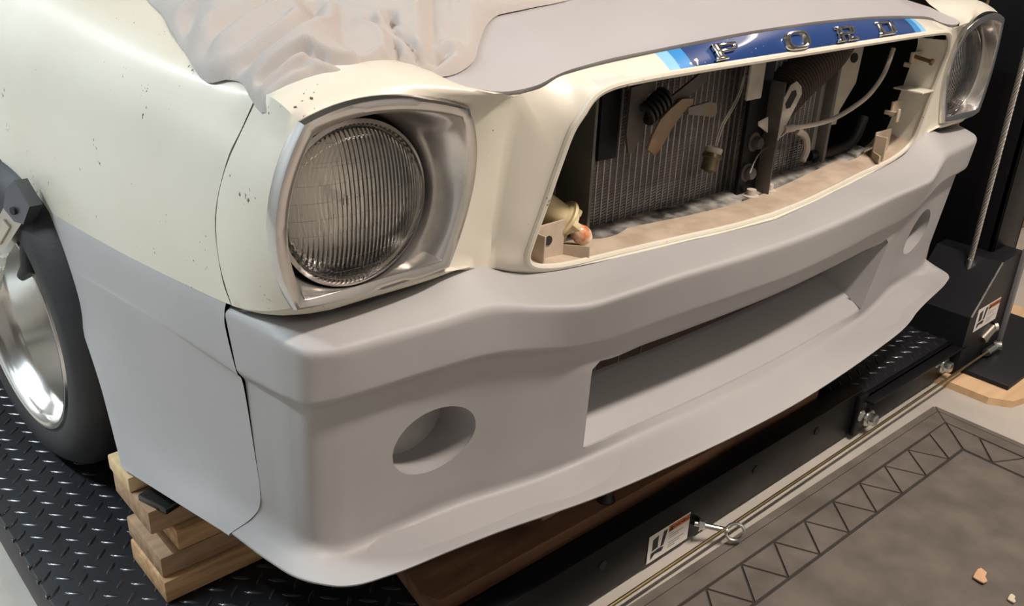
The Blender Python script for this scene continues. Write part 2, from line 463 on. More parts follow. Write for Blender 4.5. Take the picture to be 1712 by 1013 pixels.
# station parameter from the mean arc length, mirrored to the far side
Tm = np.zeros(14)
for r in order[1:9]: Tm += np.r_[0, np.cumsum(np.linalg.norm(r[1:, :2] - r[:-1, :2], axis=1))] / 8
Tf = np.r_[-Tm[::-1], Tm[1:]]
tx39 = np.interp(.391, order[6][:, 0], Tm)
half = np.unique(np.r_[np.linspace(0, tx39, 34), np.linspace(tx39, Tm[8], 56), np.linspace(Tm[8], Tm[11], 40), np.linspace(Tm[11], Tm[13], 18)])
half = half[np.r_[True, np.diff(half) > 1e-6]]
half[np.argmin(abs(half - tx39))] = tx39
tt = np.r_[-half[::-1], half[1:]]
NC = len(tt)
dense = []
for r in order:
    full = np.concatenate([r[::-1] * np.array([1, 1, 1]), mirx(r[1:])])   # +x (far) first, then -x (near)
    dense.append(hermite(Tf, full, tt))
dense = np.array(dense)                                                   # rows x cols x 3
prof = []; rowtag = []
nr = len(order)
for i in range(nr - 1):
    A = dense[i]; B = dense[i + 1]
    d = B - A; L_ = np.linalg.norm(d, axis=1, keepdims=True); d = d / np.maximum(L_, 1e-9)
    a0 = A + d * np.minimum(cuts[i], L_ * .45); b0 = B - d * np.minimum(cuts[i + 1], L_ * .45)
    for k in range(segs[i] + 1):
        if k == 0 and i > 0 and cuts[i] == 0: continue
        prof.append(a0 + (b0 - a0) * k / segs[i]); rowtag.append((i, k))
    if i < nr - 2 and cuts[i + 1] > 0:
        Cc = dense[i + 2]; d2 = Cc - B; L2 = np.linalg.norm(d2, axis=1, keepdims=True); d2 = d2 / np.maximum(L2, 1e-9)
        c0 = B + d2 * np.minimum(cuts[i + 1], L2 * .45)
        m_ = ncorner[i + 1]
        for k in range(1, m_):
            u = k / m_
            prof.append((1 - u)**2 * b0 + 2 * u * (1 - u) * B + u * u * c0); rowtag.append((i + .5, k))
S = np.array(prof)                                                        # NR x NC x 3
NR = len(S)
face_rows = [j for j, (i, k) in enumerate(rowtag) if i == 5]              # spoiler face F4 -> OB
r_lo, r_hi = face_rows[0], face_rows[-1]
V = S.copy()
dead = set()
# lower intake opening
for j in range(r_lo, r_hi):
    for c_ in range(NC - 1):
        if abs(tt[c_]) <= tx39 + 1e-6 and abs(tt[c_ + 1]) <= tx39 + 1e-6: dead.add((j, c_))
# rounded upper corners of the opening
colsO = [c_ for c_ in range(NC) if abs(abs(tt[c_]) - tx39) < 1e-6]
RAD = .015
for j in range(r_lo, r_hi + 1):
    for c_ in range(NC):
        X_ = abs(S[j, c_, 0]); xb = abs(S[j, colsO[0], 0])
        dtop = S[r_lo, colsO[0], 2] - S[j, colsO[0], 2]
        offx = RAD - math.sqrt(max(0, RAD**2 - (RAD - min(dtop, RAD))**2))
        offx -= .017 * np.clip(1 - dtop / (S[r_lo, colsO[0], 2] - S[r_hi, colsO[0], 2]), 0, 1)
        if X_ >= xb - 1e-6: wgt = max(0., 1 - (X_ - xb) / .06)
        elif X_ > xb - offx: wgt = max(0., (X_ - (xb - offx)) / max(offx, 1e-6))
        else: wgt = 0.
        V[j, c_, 0] = S[j, c_, 0] - offx * wgt * np.sign(S[j, c_, 0])
# fog lamp holes, grid warped onto an ellipse
FOGC = (.638, .302); FRX, FRZ = .060, .0505
fog_loops = {}


def bil(a, b):
    i = int(np.clip(a, 0, NR - 2)); j = int(np.clip(b, 0, NC - 2)); u = a - i; v = b - j
    return (1 - u) * (1 - v) * S[i, j] + (1 - u) * v * S[i, j + 1] + u * (1 - v) * S[i + 1, j] + u * v * S[i + 1, j + 1]


def inv(x, z, a, b):
    for _ in range(12):
        p = bil(a, b); e = .2
        pa = (bil(a + e, b) - bil(a - e, b)) / (2 * e); pb = (bil(a, b + e) - bil(a, b - e)) / (2 * e)
        Jm = np.array([[pa[0], pb[0]], [pa[2], pb[2]]]); rr = np.array([x - p[0], z - p[2]])
        s_ = np.linalg.solve(Jm, rr); a += np.clip(s_[0], -2, 2); b += np.clip(s_[1], -2, 2)
    return bil(a, b)


for sgn in (1, -1):
    cx, cz = sgn * FOGC[0], FOGC[1]
    mid = (r_lo + r_hi) // 2
    cc = int(np.argmin(abs(S[mid, :, 0] - cx)))
    rc = r_lo + int(np.argmin(abs(S[r_lo:r_hi, cc, 2] - cz)))
    KR = min(rc - r_lo, r_hi - rc)
    # column half width so that the square is about 2x the hole
    KC = int(np.argmin(abs(abs(S[rc, :, 0]) - (FOGC[0] + .088)) + (np.sign(S[rc, :, 0]) != sgn) * 9)); KC = abs(KC - cc)
    m0 = .62
    KR0, KC0 = round(KR * m0), round(KC * m0)
    loop = {}
    for i in range(rc - KR, rc + KR + 1):
        for j in range(cc - KC, cc + KC + 1):
            a = (i - rc) / KR; b = (j - cc) / KC
            ma = abs(i - rc) / KR0; mb = abs(j - cc) / KC0
            mm = max(ma, mb)
            if mm < 1 - 1e-9:
                dead_v = True
            mo = max(abs(a), abs(b))
            dirx = S[i, j, 0] - S[rc, cc, 0]; dirz = S[i, j, 2] - S[rc, cc, 2]
            if mm >= 1 - 1e-9:
                ex = dirx / FRX; ez = dirz / FRZ; nn = math.hypot(ex, ez)
                px, pz = cx + FRX * ex / nn, cz + FRZ * ez / nn
                mi = max(abs(i - rc) / KR0 if abs(i - rc) / KR >= abs(j - cc) / KC else 0, abs(j - cc) / KC0 if abs(j - cc) / KC > abs(i - rc) / KR else 0)
                inner = m0
                t_ = np.clip((mo - inner) / (1 - inner), 0, 1)
                if abs(mm - 1) < 1e-9 or t_ <= 0: t_ = 0.
                tx = px * (1 - t_) + S[i, j, 0] * t_; tz = pz * (1 - t_) + S[i, j, 2] * t_
                V[i, j] = inv(tx, tz, i, j)
                if abs(mm - 1) < 1e-9: loop[(i, j)] = V[i, j].copy()
    for i in range(rc - KR0, rc + KR0):
        for j in range(cc - KC0, cc + KC0): dead.add((i, j))
    pts = sorted(loop.values(), key=lambda p: math.atan2((p[2] - cz) / FRZ, (p[0] - cx) / FRX))
    fog_loops[sgn] = pts
mbB = MB()
mbB.v = [tuple(p) for p in V.reshape(-1, 3)]
mbB.f = [(i * NC + j, i * NC + j + 1, (i + 1) * NC + j + 1, (i + 1) * NC + j) for i in range(NR - 1) for j in range(NC - 1) if (i, j) not in dead]
bumper = mbB.build('bumper_cover', PRIMER, car, angle=60)
lab(bumper, 'matt grey primer bumper cover and front spoiler')
for sgn in (1, -1):
    pts = np.array(fog_loops[sgn]); ctr = pts.mean(0)
    back = pts.copy(); back[:, 1] = ctr[1] + .062; back[:, 0] = ctr[0] + (pts[:, 0] - ctr[0]) * .96; back[:, 2] = ctr[2] + (pts[:, 2] - ctr[2]) * .96
    ed = pts.copy(); ed[:, 1] += .003
    q = MB().rings([list(pts), list(ed), list(pts * .5 + back * .5), list(back)], True, False, True)
    lab(q.build('fog_lamp_pocket', PRIMER, bumper, angle=35), 'round recess for a fog lamp')
# intake duct: upper flange, ramp, side walls
cL = colsO[0]; cR = colsO[-1]
cols = list(range(cL, cR + 1))
topE = V[r_lo, cols]; botE = V[r_hi, cols]
n_ = len(cols)
ramp = []
for k in range(15):
    u = k / 14
    p = botE.copy(); p[:, 1] += .004 + .093 * u; p[:, 2] += .050 * u**.9 + .003 * math.sin(u * 3.14)
    p[:, 0] *= 1 - .03 * u
    ramp.append(p)
dm = MB(); dm.grid(np.array([botE] + ramp))
fl = [topE]
for dy, dz in ((.006, .001), (.028, .010), (.034, .05)):
    p = topE.copy(); p[:, 1] += dy; p[:, 2] += dz; fl.append(p)
dm.grid(np.array(fl))
for e in (0, -1):
    colp = [V[j, cols[e]] for j in range(r_lo, r_hi + 1)]
    W_ = [np.array(colp)]
    for k in range(1, 9):
        u = k / 8; q = np.array(colp); zt, zb = q[0, 2], q[-1, 2]
        q[:, 1] += .097 * u; q[:, 0] *= 1 - .03 * u
        f_ = (q[:, 2] - zb) / (zt - zb)
        q[:, 2] = q[:, 2] + (1 - f_) * .050 * u**.9 + f_ * .04 * u
        W_.append(q)
    dm.grid(np.array(W_))
lab(dm.build('intake_duct', PRIMER, bumper, angle=30, merge=.0006), 'grey ramp inside the lower intake')

mm = MB().box(-.40, .40, .20, .206, .12, .44)
im = lab(mm.build('intake_mesh', mat('brown_mesh', (.12, .085, .07), .7, bump=1., bscale=420), car, smooth=False), 'brown mesh behind the lower intake')
for xx in (-.30, -.24, -.18, -.12, -.06): MB().box(xx - .001, xx + .001, .198, .2005, .12, .44).build('mesh_rib', RADT, im, smooth=False)

# --- grey lower fender extensions between bumper and wheel opening
EXT = [  # (seam point, middle point, wheel arch point) for each row
    [(.8385, .184, .4885), (.851, .47, .468), (.868, .752, .458)],
    [(.8395, .184, .470), (.853, .46, .455), (.8695, .735, .440)],
    [(.8375, .171, .419), (.853, .43, .412), (.871, .690, .395)],
    [(.8320, .168, .400), (.8525, .42, .396), (.8715, .682, .382)],
    [(.8280, .164, .310), (.846, .40, .302), (.874, .6135, .3135)],
    [(.8265, .162, .240), (.845, .37, .232), (.879, .5495, .2495)],
    [(.8300, .180, .202), (.852, .35, .190), (.884, .511, .2025)],
    [(.8500, .208, .1685), (.870, .33, .160), (.8915, .4655, .1535)],
    [(.8480, .208, .165), (.868, .33, .156), (.890, .462, .146)],
    [(.8100, .208, .167), (.830, .33, .158), (.850, .470, .148)],
]
for sgn in (-1, 1):
    G = np.array([spline(np.array(r) * np.array([sgn, 1, 1]), 20) for r in EXT])
    G[0, :, 2] += .003
    q = np.array([hermite(np.arange(10.), G[:, j], np.linspace(0, 9, 46)) for j in range(20)]).transpose(1, 0, 2)
    q[:, 0, 1] -= .0025
    # return flange along the wheel opening
    fl = np.concatenate([q, q[:, -1:] + np.array([-sgn * .0, .012, 0]), q[:, -1:] + np.array([-sgn * .035, .014, 0])], 1)
    up = fl[:1] + np.array([-sgn * .006, 0, .02]); mb = MB().grid(np.concatenate([up, fl]))
    lab(mb.build('fender_extension', PRIMER, car, angle=50), 'grey primer lower fender extension behind the bumper')

# --- cream front panel with lamp pods and grille opening
nS = 14


def side(pts, n=nS): return spline(pts, n + 1)[:-1]


def arc3(a, b, c_, n=nS):
    a, b, c_ = (np.array(p, float) for p in (a, b, c_)); u = np.linspace(0, 1, n + 1)[:-1, None]
    return (1 - u) * (1 - 2 * u) * a + 4 * u * (1 - u) * b + u * (2 * u - 1) * c_


BZ = dict(TL=(.800, .052, .728), T=(.708, .046, .744), TR=(.605, .040, .722), R=(.588, .048, .642), BR=(.623, .050, .537), B=(.729, .052, .531), BL=(.815, .062, .532), L=(.833, .062, .628))
bez_outer = np.concatenate([arc3(BZ['TL'], BZ['T'], BZ['TR']), arc3(BZ['TR'], BZ['R'], BZ['BR']), arc3(BZ['BR'], BZ['B'], BZ['BL']), arc3(BZ['BL'], BZ['L'], BZ['TL'])])
VAL = [(.535, .033, .729), (.542, .040, .69), (.546, .047, .64), (.547, .054, .585), (.547, .060, .545), (.545, .061, .511)]
SEAM = [(.836, .166, .503), (.8375, .180, .535), (.838, .180, .602), (.828, .160, .668), (.813, .150, .703), (.795, .142, .740)]
POD = [SEAM[-1], (.765, .152, .752), (.70, .165, .765), (.625, .130, .757), (.606, .095, .746), (.600, .074, .738), (.588, .048, .735), (.56, .032, .7305), VAL[0]]
CBOT = [VAL[-1], (.566, .055, .517), (.59, .048, .528), (.65, .058, .521), (.72, .066, .517), (.78, .075, .513), (.815, .10, .510), (.83, .135, .506), SEAM[0]]
pod_outer = np.concatenate([side(POD), side(VAL), side(CBOT), side(SEAM)])
OPEN = [(0, -.020, .741), (.15, -.020, .741), (.30, -.018, .740), (.39, -.012, .737), (.43, -.006, .732), (.452, -.002, .722), (.466, .001, .704), (.476, .007, .683),
        (.484, .017, .64), (.492, .028, .59), (.500, .038, .545), (.500, .045, .520), (.486, .049, .504), (.455, .050, .494), (.41, .048, .489), (.317, .044, .485), (.2, .030, .484), (.1, .022, .481), (0, .018, .480)]
GOUT = [(0, -.004, .7745), (.15, -.001, .7715), (.30, .009, .7625), (.39, .020, .7545), (.43, .027, .7495), (.455, .031, .7455), (.475, .034, .7415), (.505, .030, .7335),
        VAL[0], (.544, .044, .66), (.547, .054, .585), VAL[-1], (.505, .057, .4965), (.465, .052, .488), (.41, .047, .484), (.317, .038, .480), (.2, .024, .480), (.1, .016, .477), (0, .010, .475)]
nG = 110
so = np.array(OPEN, float)


def corr(A, n):
    """arc sampled, but knots kept in correspondence"""
    k = np.linspace(0, len(A) - 1, n); return hermite(np.arange(len(A)), A, k)


pan = MB()
for sgn in (-1, 1):
    s3 = np.array([sgn, 1, 1])
    mid = bez_outer * .5 + pod_outer * .5
    cb = bez_outer.mean(0)
    out = mid - cb; out[:, 1] = 0; out /= np.linalg.norm(out, axis=1, keepdims=True)
    amt = np.r_[np.full(nS, .012), np.full(nS, .0), np.full(nS, .001), np.full(nS, .004)]
    mid = mid + out * amt[:, None]
    mid[:, 1] -= np.r_[np.full(nS, .012), np.full(nS, .002), np.zeros(nS), np.full(nS, .002)]
    Ls = []
    b0 = bez_outer.copy(); b0[:, 1] += .004
    for k in range(9):
        u = k / 8; Ls.append(list((1 - u) * (1 - 2 * u) * b0 * s3 + 4 * u * (1 - u) * mid * s3 + u * (2 * u - 1) * pod_outer * s3))
    pan.rings(Ls)
    # turned-in edges: pod bottom
    lo = pod_outer[2 * nS:3 * nS + 1] * s3
    lo2 = lo + np.array([0, .02, -.002]); pan.grid(np.array([lo, lo2]))
    A = np.concatenate([corr(OPEN[:9], 55), corr(OPEN[8:12], nS + 1)[1:], corr(OPEN[11:], 42)[1:]]) * s3
    Bq = np.concatenate([corr(GOUT[:9], 55), spline(VAL, nS + 1)[1:], corr(GOUT[11:], 42)[1:]]) * s3
    m2 = (A + Bq) / 2; m2[:, 1] -= .0035
    rows_ = []
    for k in range(9):
        u = k / 8; rows_.append((1 - u) * (1 - 2 * u) * A + 4 * u * (1 - u) * m2 + u * (2 * u - 1) * Bq)
    band_cut = None
    R_ = np.array(rows_)
    # everything of the grille surround except the painted band in the top middle
    kb = int(round(54 * 4.4 / 8))
    pan.grid(R_[:, kb:])
    lo = Bq[int(nG * .63):]; pan.grid(np.array([lo, lo + np.array([0, .02, -.002])]))
    bandm = MB().grid(R_[:, :kb + 1]) if sgn == -1 else bandm.grid(R_[:, :kb + 1])
    # inward return flange of the opening
    fr = [A]
    for dy, sh in ((.004, .0), (.03, .006), (.056, .010)):
        q = A.copy(); q[:, 1] += dy
        ctr_ = np.array([0, 0, .61]); dd = (q - ctr_); dd[:, 1] = 0; q = q - dd / np.maximum(np.linalg.norm(dd, axis=1, keepdims=True), .1) * sh * np.array([.4, 1, 1])
        fr.append(q)
    kf = int(nG * .33)
    pan.grid(np.array(fr)[:, kf:55 + nS + 9])
    flange_in = fr[-1]
panel = pan.build('front_panel', CREAM, car, angle=50, merge=.0007)
lab(panel, 'cream front panel around headlamps and grille opening')
band = bandm.build('painted_band', BAND, panel, angle=50, merge=.0007)
lab(band, 'chipped dark blue band with light blue borders above the grille')
# rolled bead round the opening
halfA = corr(OPEN, 140)
beadpath = np.concatenate([mirx(halfA), halfA[::-1][1:-1]])
beadL = []
P_ = beadpath; n_ = len(P_)
for i in range(n_):
    t = P_[(i + 1) % n_] - P_[i - 1]; t /= np.linalg.norm(t)
    yv = np.array([0, 1, 0.]); a = yv - t * (yv @ t); a /= np.linalg.norm(a); b_ = np.cross(t, a)
    beadL.append([P_[i] + (a * math.cos(2 * math.pi * j / 8) + b_ * math.sin(2 * math.pi * j / 8)) * .0048 for j in range(8)])
MB().rings(beadL + [beadL[0]]).build('grille_bead', CREAM, panel, merge=.0001)
# tan dusty ledge inside the bottom of the opening and the far return wall tabs
ledge = []
bot = np.array(OPEN[11:], float)
bot = np.concatenate([mirx(bot[:-1]), bot[::-1]])
bs = spline(bot, 100)
MB().grid(np.array([bs + np.array([0, .004, .003]), bs + np.array([0, .03, .005]), bs * np.array([.97, 1, 1]) + np.array([0, .062, .004])])).build('grille_ledge', TAN, panel)
for sgn in (-1, 1):
    a_, b_ = sorted((sgn * .466, sgn * .408))
    tb = MB().box(a_, b_, .072, .075, .489, .543, .001)
    tb.prism([(sgn * .410, .0735), (sgn * .407, .072), (sgn * .384, .046), (sgn * .387, .045)][::(1 if sgn < 0 else -1)], .020, Matrix.Translation((0, 0, .4875)))
    tb.box(a_, a_ + .003, .050, .075, .489, .538, .0008)
    o = tb.build('mounting_tab', TAN, panel, smooth=False)
    hole = MB().lathe([(.0, 0), (.0065, 0), (.0065, .0012), (.0, .0012)], 20, align((sgn * .438, .0718, .520), (0, -1, 0)))
    hole.build('tab_hole', DARKIN, panel)
cl = MB(); cl.box(.428, .462, .062, .066, .572, .600, .001); cl.box(.425, .43, .045, .075, .575, .583, .001); cl.box(.420, .428, .045, .049, .566, .590, .001)
cl.build('clip', TAN, panel, smooth=False); cl = MB()
cl.box(.436, .470, .050, .054, .670, .690, .001); cl.box(.430, .436, .045, .06, .664, .672, .001)
cl.build('clip', TAN, panel, smooth=False)
MB().tube([(.447, .056, .683), (.452, .020, .677)], .0035, 8).tube([(.4515, .022, .677), (.4525, .017, .676)], .006, 10).build('clip_screw', RUST, panel)
MB().box(.44, .487, .018, .074, .6205, .6235, .0005).build('flange_rib', CREAM, panel)

# chrome letters on the blue band


def letter_poly(ch):
    b = []
    if ch == 'F': b = [(-.5, -.5, -.22, .5), (-.5, .28, .5, .5), (-.5, -.08, .30, .12), (.32, .1, .5, .5), (-.6, -.5, -.1, -.34)]
    if ch == 'R': b = [(-.5, -.5, -.22, .5), (-.6, .3, .35, .5), (-.5, -.12, .35, .08), (.22, -.05, .48, .45), (.0, -.5, .12, -.1), (.12, -.5, .55, -.28), (-.6, -.5, -.12, -.34)]
    if ch == 'D': b = [(-.5, -.5, -.22, .5), (-.6, .3, .35, .5), (-.6, -.5, .35, -.3), (.22, -.4, .5, .4)]
    return b


def band_frame(x):
    k = abs(x); z = np.interp(k, [0, .15, .30, .39], [.7565, .7555, .7505, .745]); y = np.interp(k, [0, .15, .3, .39], [-.0125, -.0110, -.0055, .004])
    dy = np.interp(k, [0, .3], [.018, .029]); dz = np.interp(k, [0, .3], [.034, .023])
    up = Vector((0, dy, dz)).normalized(); nrm = Vector((1, 0, 0)).cross(up)
    if nrm.y > 0: nrm = -nrm
    return align(Vector((x, y, z)) + nrm * .002, nrm, (1, 0, 0))


for ch, x in (('F', -.218), ('O', -.062), ('R', .068), ('D', .192)):
    T = band_frame(x)
    q = MB()
    hx, hy = .050, .0235
    if ch == 'O':
        prof_ = [(1., 0), (1., .35), (.92, .9), (.78, 1.), (.66, .9), (.58, .5), (.54, .05), (0.0, .05)]
        Ls = [[T @ Vector((r * hx * .60 * math.copysign(abs(math.cos(a))**.7, math.cos(a)), r * hy * .60 * math.copysign(abs(math.sin(a))**.7, math.sin(a)), h * .007)) for a in [2 * math.pi * j / 36 for j in range(36)]] for r, h in prof_]
        q.rings(Ls)
    else:
        for x0, y0, x1, y1 in letter_poly(ch):
            q.box(x0 * hx, x1 * hx, y0 * hy, y1 * hy, 0, .0055 + random.random() * .0006, .0012, T)
    lab(q.build('badge_letter', CHROMEW, panel, angle=30), 'chrome letter ' + ch)

# --- hood
EDGE = [(0, -.003, .7785), (.08, -.003, .7775), (.15, .0, .7755), (.25, .005, .7705), (.33, .013, .7645), (.40, .023, .758), (.445, .031, .751), (.4565, .034, .7485), (.475, .036, .744), (.505, .032, .7375), (.535, .032, .7345), (.56, .034, .7345), (.588, .052, .7385), (.600, .079, .7425), (.604, .115, .752)]
E_ = spline(EDGE, 61)


def z_center(y): return np.interp(y, [-.01, .03, .09, .17, .30, .6, 1.4], [.777, .779, .788, .806, .828, .855, .89])
def z_crease(y): return np.interp(y, [.03, .092, .165, .30, .6, 1.4], [.748, .7685, .790, .812, .838, .870])
def z_edge(y): return np.interp(y, [.03, .08, .115, .20, .4, 1.4], [.7345, .7425, .752, .765, .785, .83])


def hood_z(X, y):
    X = abs(X)
    if X <= .456:
        f_ = (X / .456)**2; return z_center(y) * (1 - f_) + z_crease(y) * f_
    f_ = min(1, (X - .456) / .15); f_ = f_**.72
    return z_crease(y) * (1 - f_) + z_edge(y) * f_


tr = [0, .006, .015, .03, .05, .08, .12, .17, .24, .34, .5, .75, 1.0, 1.35]
hg = []
for p in E_:
    col_ = []
    res = p[2] - hood_z(p[0], p[1])
    for t in tr:
        yy = p[1] + t * (1.4 - p[1]) / 1.35 if t > .3 else p[1] + t
        xx = p[0] * (1 + .03 * t)
        col_.append((xx, yy, hood_z(p[0], yy) + res * math.exp(-t / .04)))
    hg.append(col_)
hg = np.array(hg)
hm = MB()
for sgn in (-1, 1):
    q = hg * np.array([sgn, 1, 1])
    skirt = q[:, :1] + np.array([0, .004, -.009])
    hm.grid(np.concatenate([skirt, q], 1))
    sk = q[-1:] + np.array([-sgn * .004, 0, -.02]); hm.grid(np.concatenate([q[-1:], sk]))
hood = lab(hm.build('hood', HOODP, car, angle=28, merge=.0006), 'pale grey primer hood with a raised middle')

# --- cream fenders
FEN = [
    [SEAM[0], (.840, .25, .493), (.851, .476, .473), (.868, .752, .463), (.875, .80, .480), (.882, .89, .512), (.884, 1.02, .528), (.884, 1.18, .515), (.882, 1.30, .46), (.88, 1.55, .45)],
    [SEAM[1], (.8425, .25, .53), (.855, .476, .53), (.871, .74, .53), (.878, .80, .535), (.883, .89, .55), (.886, 1.02, .56), (.886, 1.18, .56), (.886, 1.30, .53), (.884, 1.55, .53)],
    [SEAM[2], (.843, .25, .60), (.855, .476, .602), (.869, .74, .604), (.875, .80, .606), (.880, .89, .608), (.884, 1.02, .61), (.885, 1.18, .61), (.885, 1.30, .61), (.884, 1.55, .61)],
    [SEAM[3], (.834, .25, .668), (.846, .476, .674), (.860, .74, .682), (.866, .80, .684), (.870, .89, .686), (.873, 1.02, .69), (.876, 1.18, .69), (.876, 1.30, .69), (.876, 1.55, .69)],
    [SEAM[4], (.819, .25, .708), (.830, .476, .716), (.842, .74, .728), (.846, .80, .731), (.850, .89, .735), (.854, 1.02, .74), (.857, 1.18, .745), (.858, 1.30, .75), (.858, 1.55, .75)],
    [SEAM[5], (.798, .25, .741), (.803, .476, .753), (.810, .74, .772), (.812, .80, .776), (.815, .89, .782), (.818, 1.02, .79), (.82, 1.18, .80), (.82, 1.30, .80), (.82, 1.55, .81)],
    [(.770, .158, .7495), (.768, .25, .7515), (.768, .476, .765), (.768, .74, .786), (.768, .80, .790), (.769, .89, .796), (.77, 1.02, .804), (.77, 1.18, .812), (.77, 1.30, .818), (.77, 1.55, .826)],
    [(.700, .168, .763), (.70, .25, .7665), (.70, .476, .778), (.70, .74, .797), (.70, .80, .80), (.70, .89, .806), (.70, 1.02, .813), (.70, 1.18, .82), (.70, 1.30, .826), (.70, 1.55, .834)],
    [(.622, .155, .762), (.624, .25, .770), (.626, .476, .785), (.63, .74, .803), (.63, .80, .806), (.632, .89, .812), (.632, 1.02, .818), (.632, 1.18, .824), (.632, 1.30, .83), (.632, 1.55, .838)],
]
for sgn in (-1, 1):
    G = np.array([corr(np.array(r, float) * np.array([sgn, 1, 1]), 64) for r in FEN])
    q = np.array([hermite(np.arange(9.), G[:, j], np.linspace(0, 8, 41)) for j in range(64)]).transpose(1, 0, 2)
    q[:, 0, 1] += .0025
    lip_ = np.concatenate([q[:1] + np.array([-sgn * .02, 0, -.001]), q])
    skin = np.concatenate([lip_[:, :1] + np.array([-sgn * .012, .002, 0]), lip_], 1)
    lab(MB().grid(skin).build('fender', CREAM, car, angle=50), 'cream fender above the wheel')

# added black box so that no light comes through behind the grille
ib = MB()
ib.box(-.62, .62, .44, .46, .1, .74); ib.box(-.62, -.60, .12, .46, .1, .715); ib.box(.60, .62, .12, .46, .1, .715)
ib.box(-.60, .60, .06, .46, .725, .728); ib.box(-.60, .60, .20, .46, .12, .125)
ib.build('bay_light_blocker', DARKIN, car, smooth=False)
for sgn in (-1, 1):
    wl = MB()
    wl.box(min(sgn * .60, sgn * .62), max(sgn * .60, sgn * .62), .46, 1.6, .1, .76)
    wl.box(min(sgn * .62, sgn * .80), max(sgn * .62, sgn * .80), .36, .37, .15, .70)
    wl.box(min(sgn * .62, sgn * .80), max(sgn * .62, sgn * .80), .37, 1.55, .70, .71)
    wl.build('wheel_well', DARKIN, car, smooth=False)
MB().box(-.80, .80, .25, 1.6, .16, .17).build('undertray', DARKIN, car, smooth=False)

# --- headlamps
LCX, LCZ = .723, .622
ang = [math.atan2(p[2] - LCZ, p[0] - LCX) for p in bez_outer]
for sgn in (-1, 1):
    hl = link(bpy.data.objects.new('headlamp', None), car); hl.empty_display_size = .05
    hl.location = (sgn * LCX, .08, LCZ)
    off = np.array([sgn * LCX, .08, LCZ]); s3 = np.array([sgn, 1, 1])
    cb = np.array([LCX + .0, 0, LCZ])

    def shrink(f, dy):
        q = bez_outer.copy(); d = q - np.array([LCX - .01, 0, LCZ + .012]); d[:, 1] = 0
        q = q - d / np.linalg.norm(d, axis=1, keepdims=True) * f; q[:, 1] += dy; return q
    circ = np.array([(LCX + .0985 * math.cos(a), .094, LCZ + .0985 * math.sin(a)) for a in ang])
    c2 = circ.copy(); c2[:, 1] += .02
    inn = shrink(.0148, -.0048)
    lps = [shrink(-.001, .012), shrink(-.0015, .0), shrink(.001, -.0055), shrink(.004, -.0068), shrink(.012, -.0062), inn]
    bowl = [inn]
    for k in range(1, 10):
        u = k / 9
        q = inn * (1 - u) + circ * u; q[:, 1] = inn[:, 1] * (1 - u**1.5) + circ[:, 1] * u**1.5
        bowl.append(q)
    bowl.append(c2)
    MB().rings([list(l * s3 - off) for l in lps]).build('headlamp_bezel', CHROMEW, hl, angle=28)
    MB().rings([list(l * s3 - off) for l in bowl]).build('bezel_bowl', BOWLM, hl, angle=28)
    Ty = align((0, 0, 0), (0, -1, 0), (1, 0, 0))
    MB().lathe([(.101, -.035), (.101, -.015), (.093, -.030), (.0, -.10)], 64, Ty).build('lamp_bucket', RUBD, hl)
    MB().lathe([(.0925, -.022), (.0945, -.012), (.0935, -.003), (.0895, .0), (.087, -.003), (.0865, -.012)], 72, Ty).build('retaining_ring', CHROMEW, hl)
    dome = [(.0885 * math.sin(a), -.006 + .026 * (math.cos(a * .98) - math.cos(.98 * math.pi / 2)) / (1 - math.cos(.98 * math.pi / 2)) * 1.0) for a in np.linspace(math.pi / 2, .001, 22)]
    inner_ = [(max(r - .0025, 0.0004), h - .003) for r, h in dome[::-1]]
    MB().lathe(dome + inner_, 72, Ty).build('lens', LENS, hl, angle=80)
    refl = [(.087 * (k / 16), -.058 + .048 * (k / 16)**2) for k in range(17)]
    MB().lathe(refl, 64, Ty).build('reflector', REFL, hl, angle=80)
    MB().tube([(0, .05, 0), (0, .02, 0)], .006, 10).build('filament_shield', CHROME, hl)

# --- behind the grille
rad = lab(MB().box(-.302, .302, .150, .175, .40, .72).build('radiator', RADF, car, smooth=False), 'radiator core behind the open grille')
tb = MB()
for i in range(43):
    x = -.298 + i * .0142
    if -.305 < x < .305: tb.box(x - .0011, x + .0011, .1478, .151, .40, .72)
stuff(tb.build('cooling_tubes', RADT, rad, smooth=False))
fb = MB()
nf = 64
for i in range(42):
    x0 = -.298 + i * .0142 + .0013; x1 = x0 + .0142 - .0026
    for k in range(nf):
        z = .405 + k * .305 / nf
        fb.add([(x0, .1488, z), (x1, .1488, z + .0022), (x1, .1500, z + .0034), (x0, .1500, z + .0012)], [(0, 1, 2, 3)])
stuff(fb.build('cooling_fins', mat('fin_metal', (.24, .215, .20), .55, noise=.4, nscale=15), rad, smooth=False))
TANKM = mat('tank_grey', (.20, .19, .17), .5, noise=.25, nscale=10)
OLIVE = mat('dull_olive', (.13, .125, .095), .7, noise=.4, nscale=8)
for s in (-1, 1):
    MB().box(min(s * .303, s * .330), max(s * .303, s * .330), .140, .180, .40, .72, .003).build('side_tank', TANKM, rad)
    gg = MB()
    if s < 0: gg.box(-.335, -.33, .10, .44, .40, .72)
    gg.box(min(s * .335, s * .60), max(s * .335, s * .60), *((.165, .17) if s < 0 else (.30, .305)), .40, .72)
    gg.build('baffle', OLIVE, car, smooth=False)
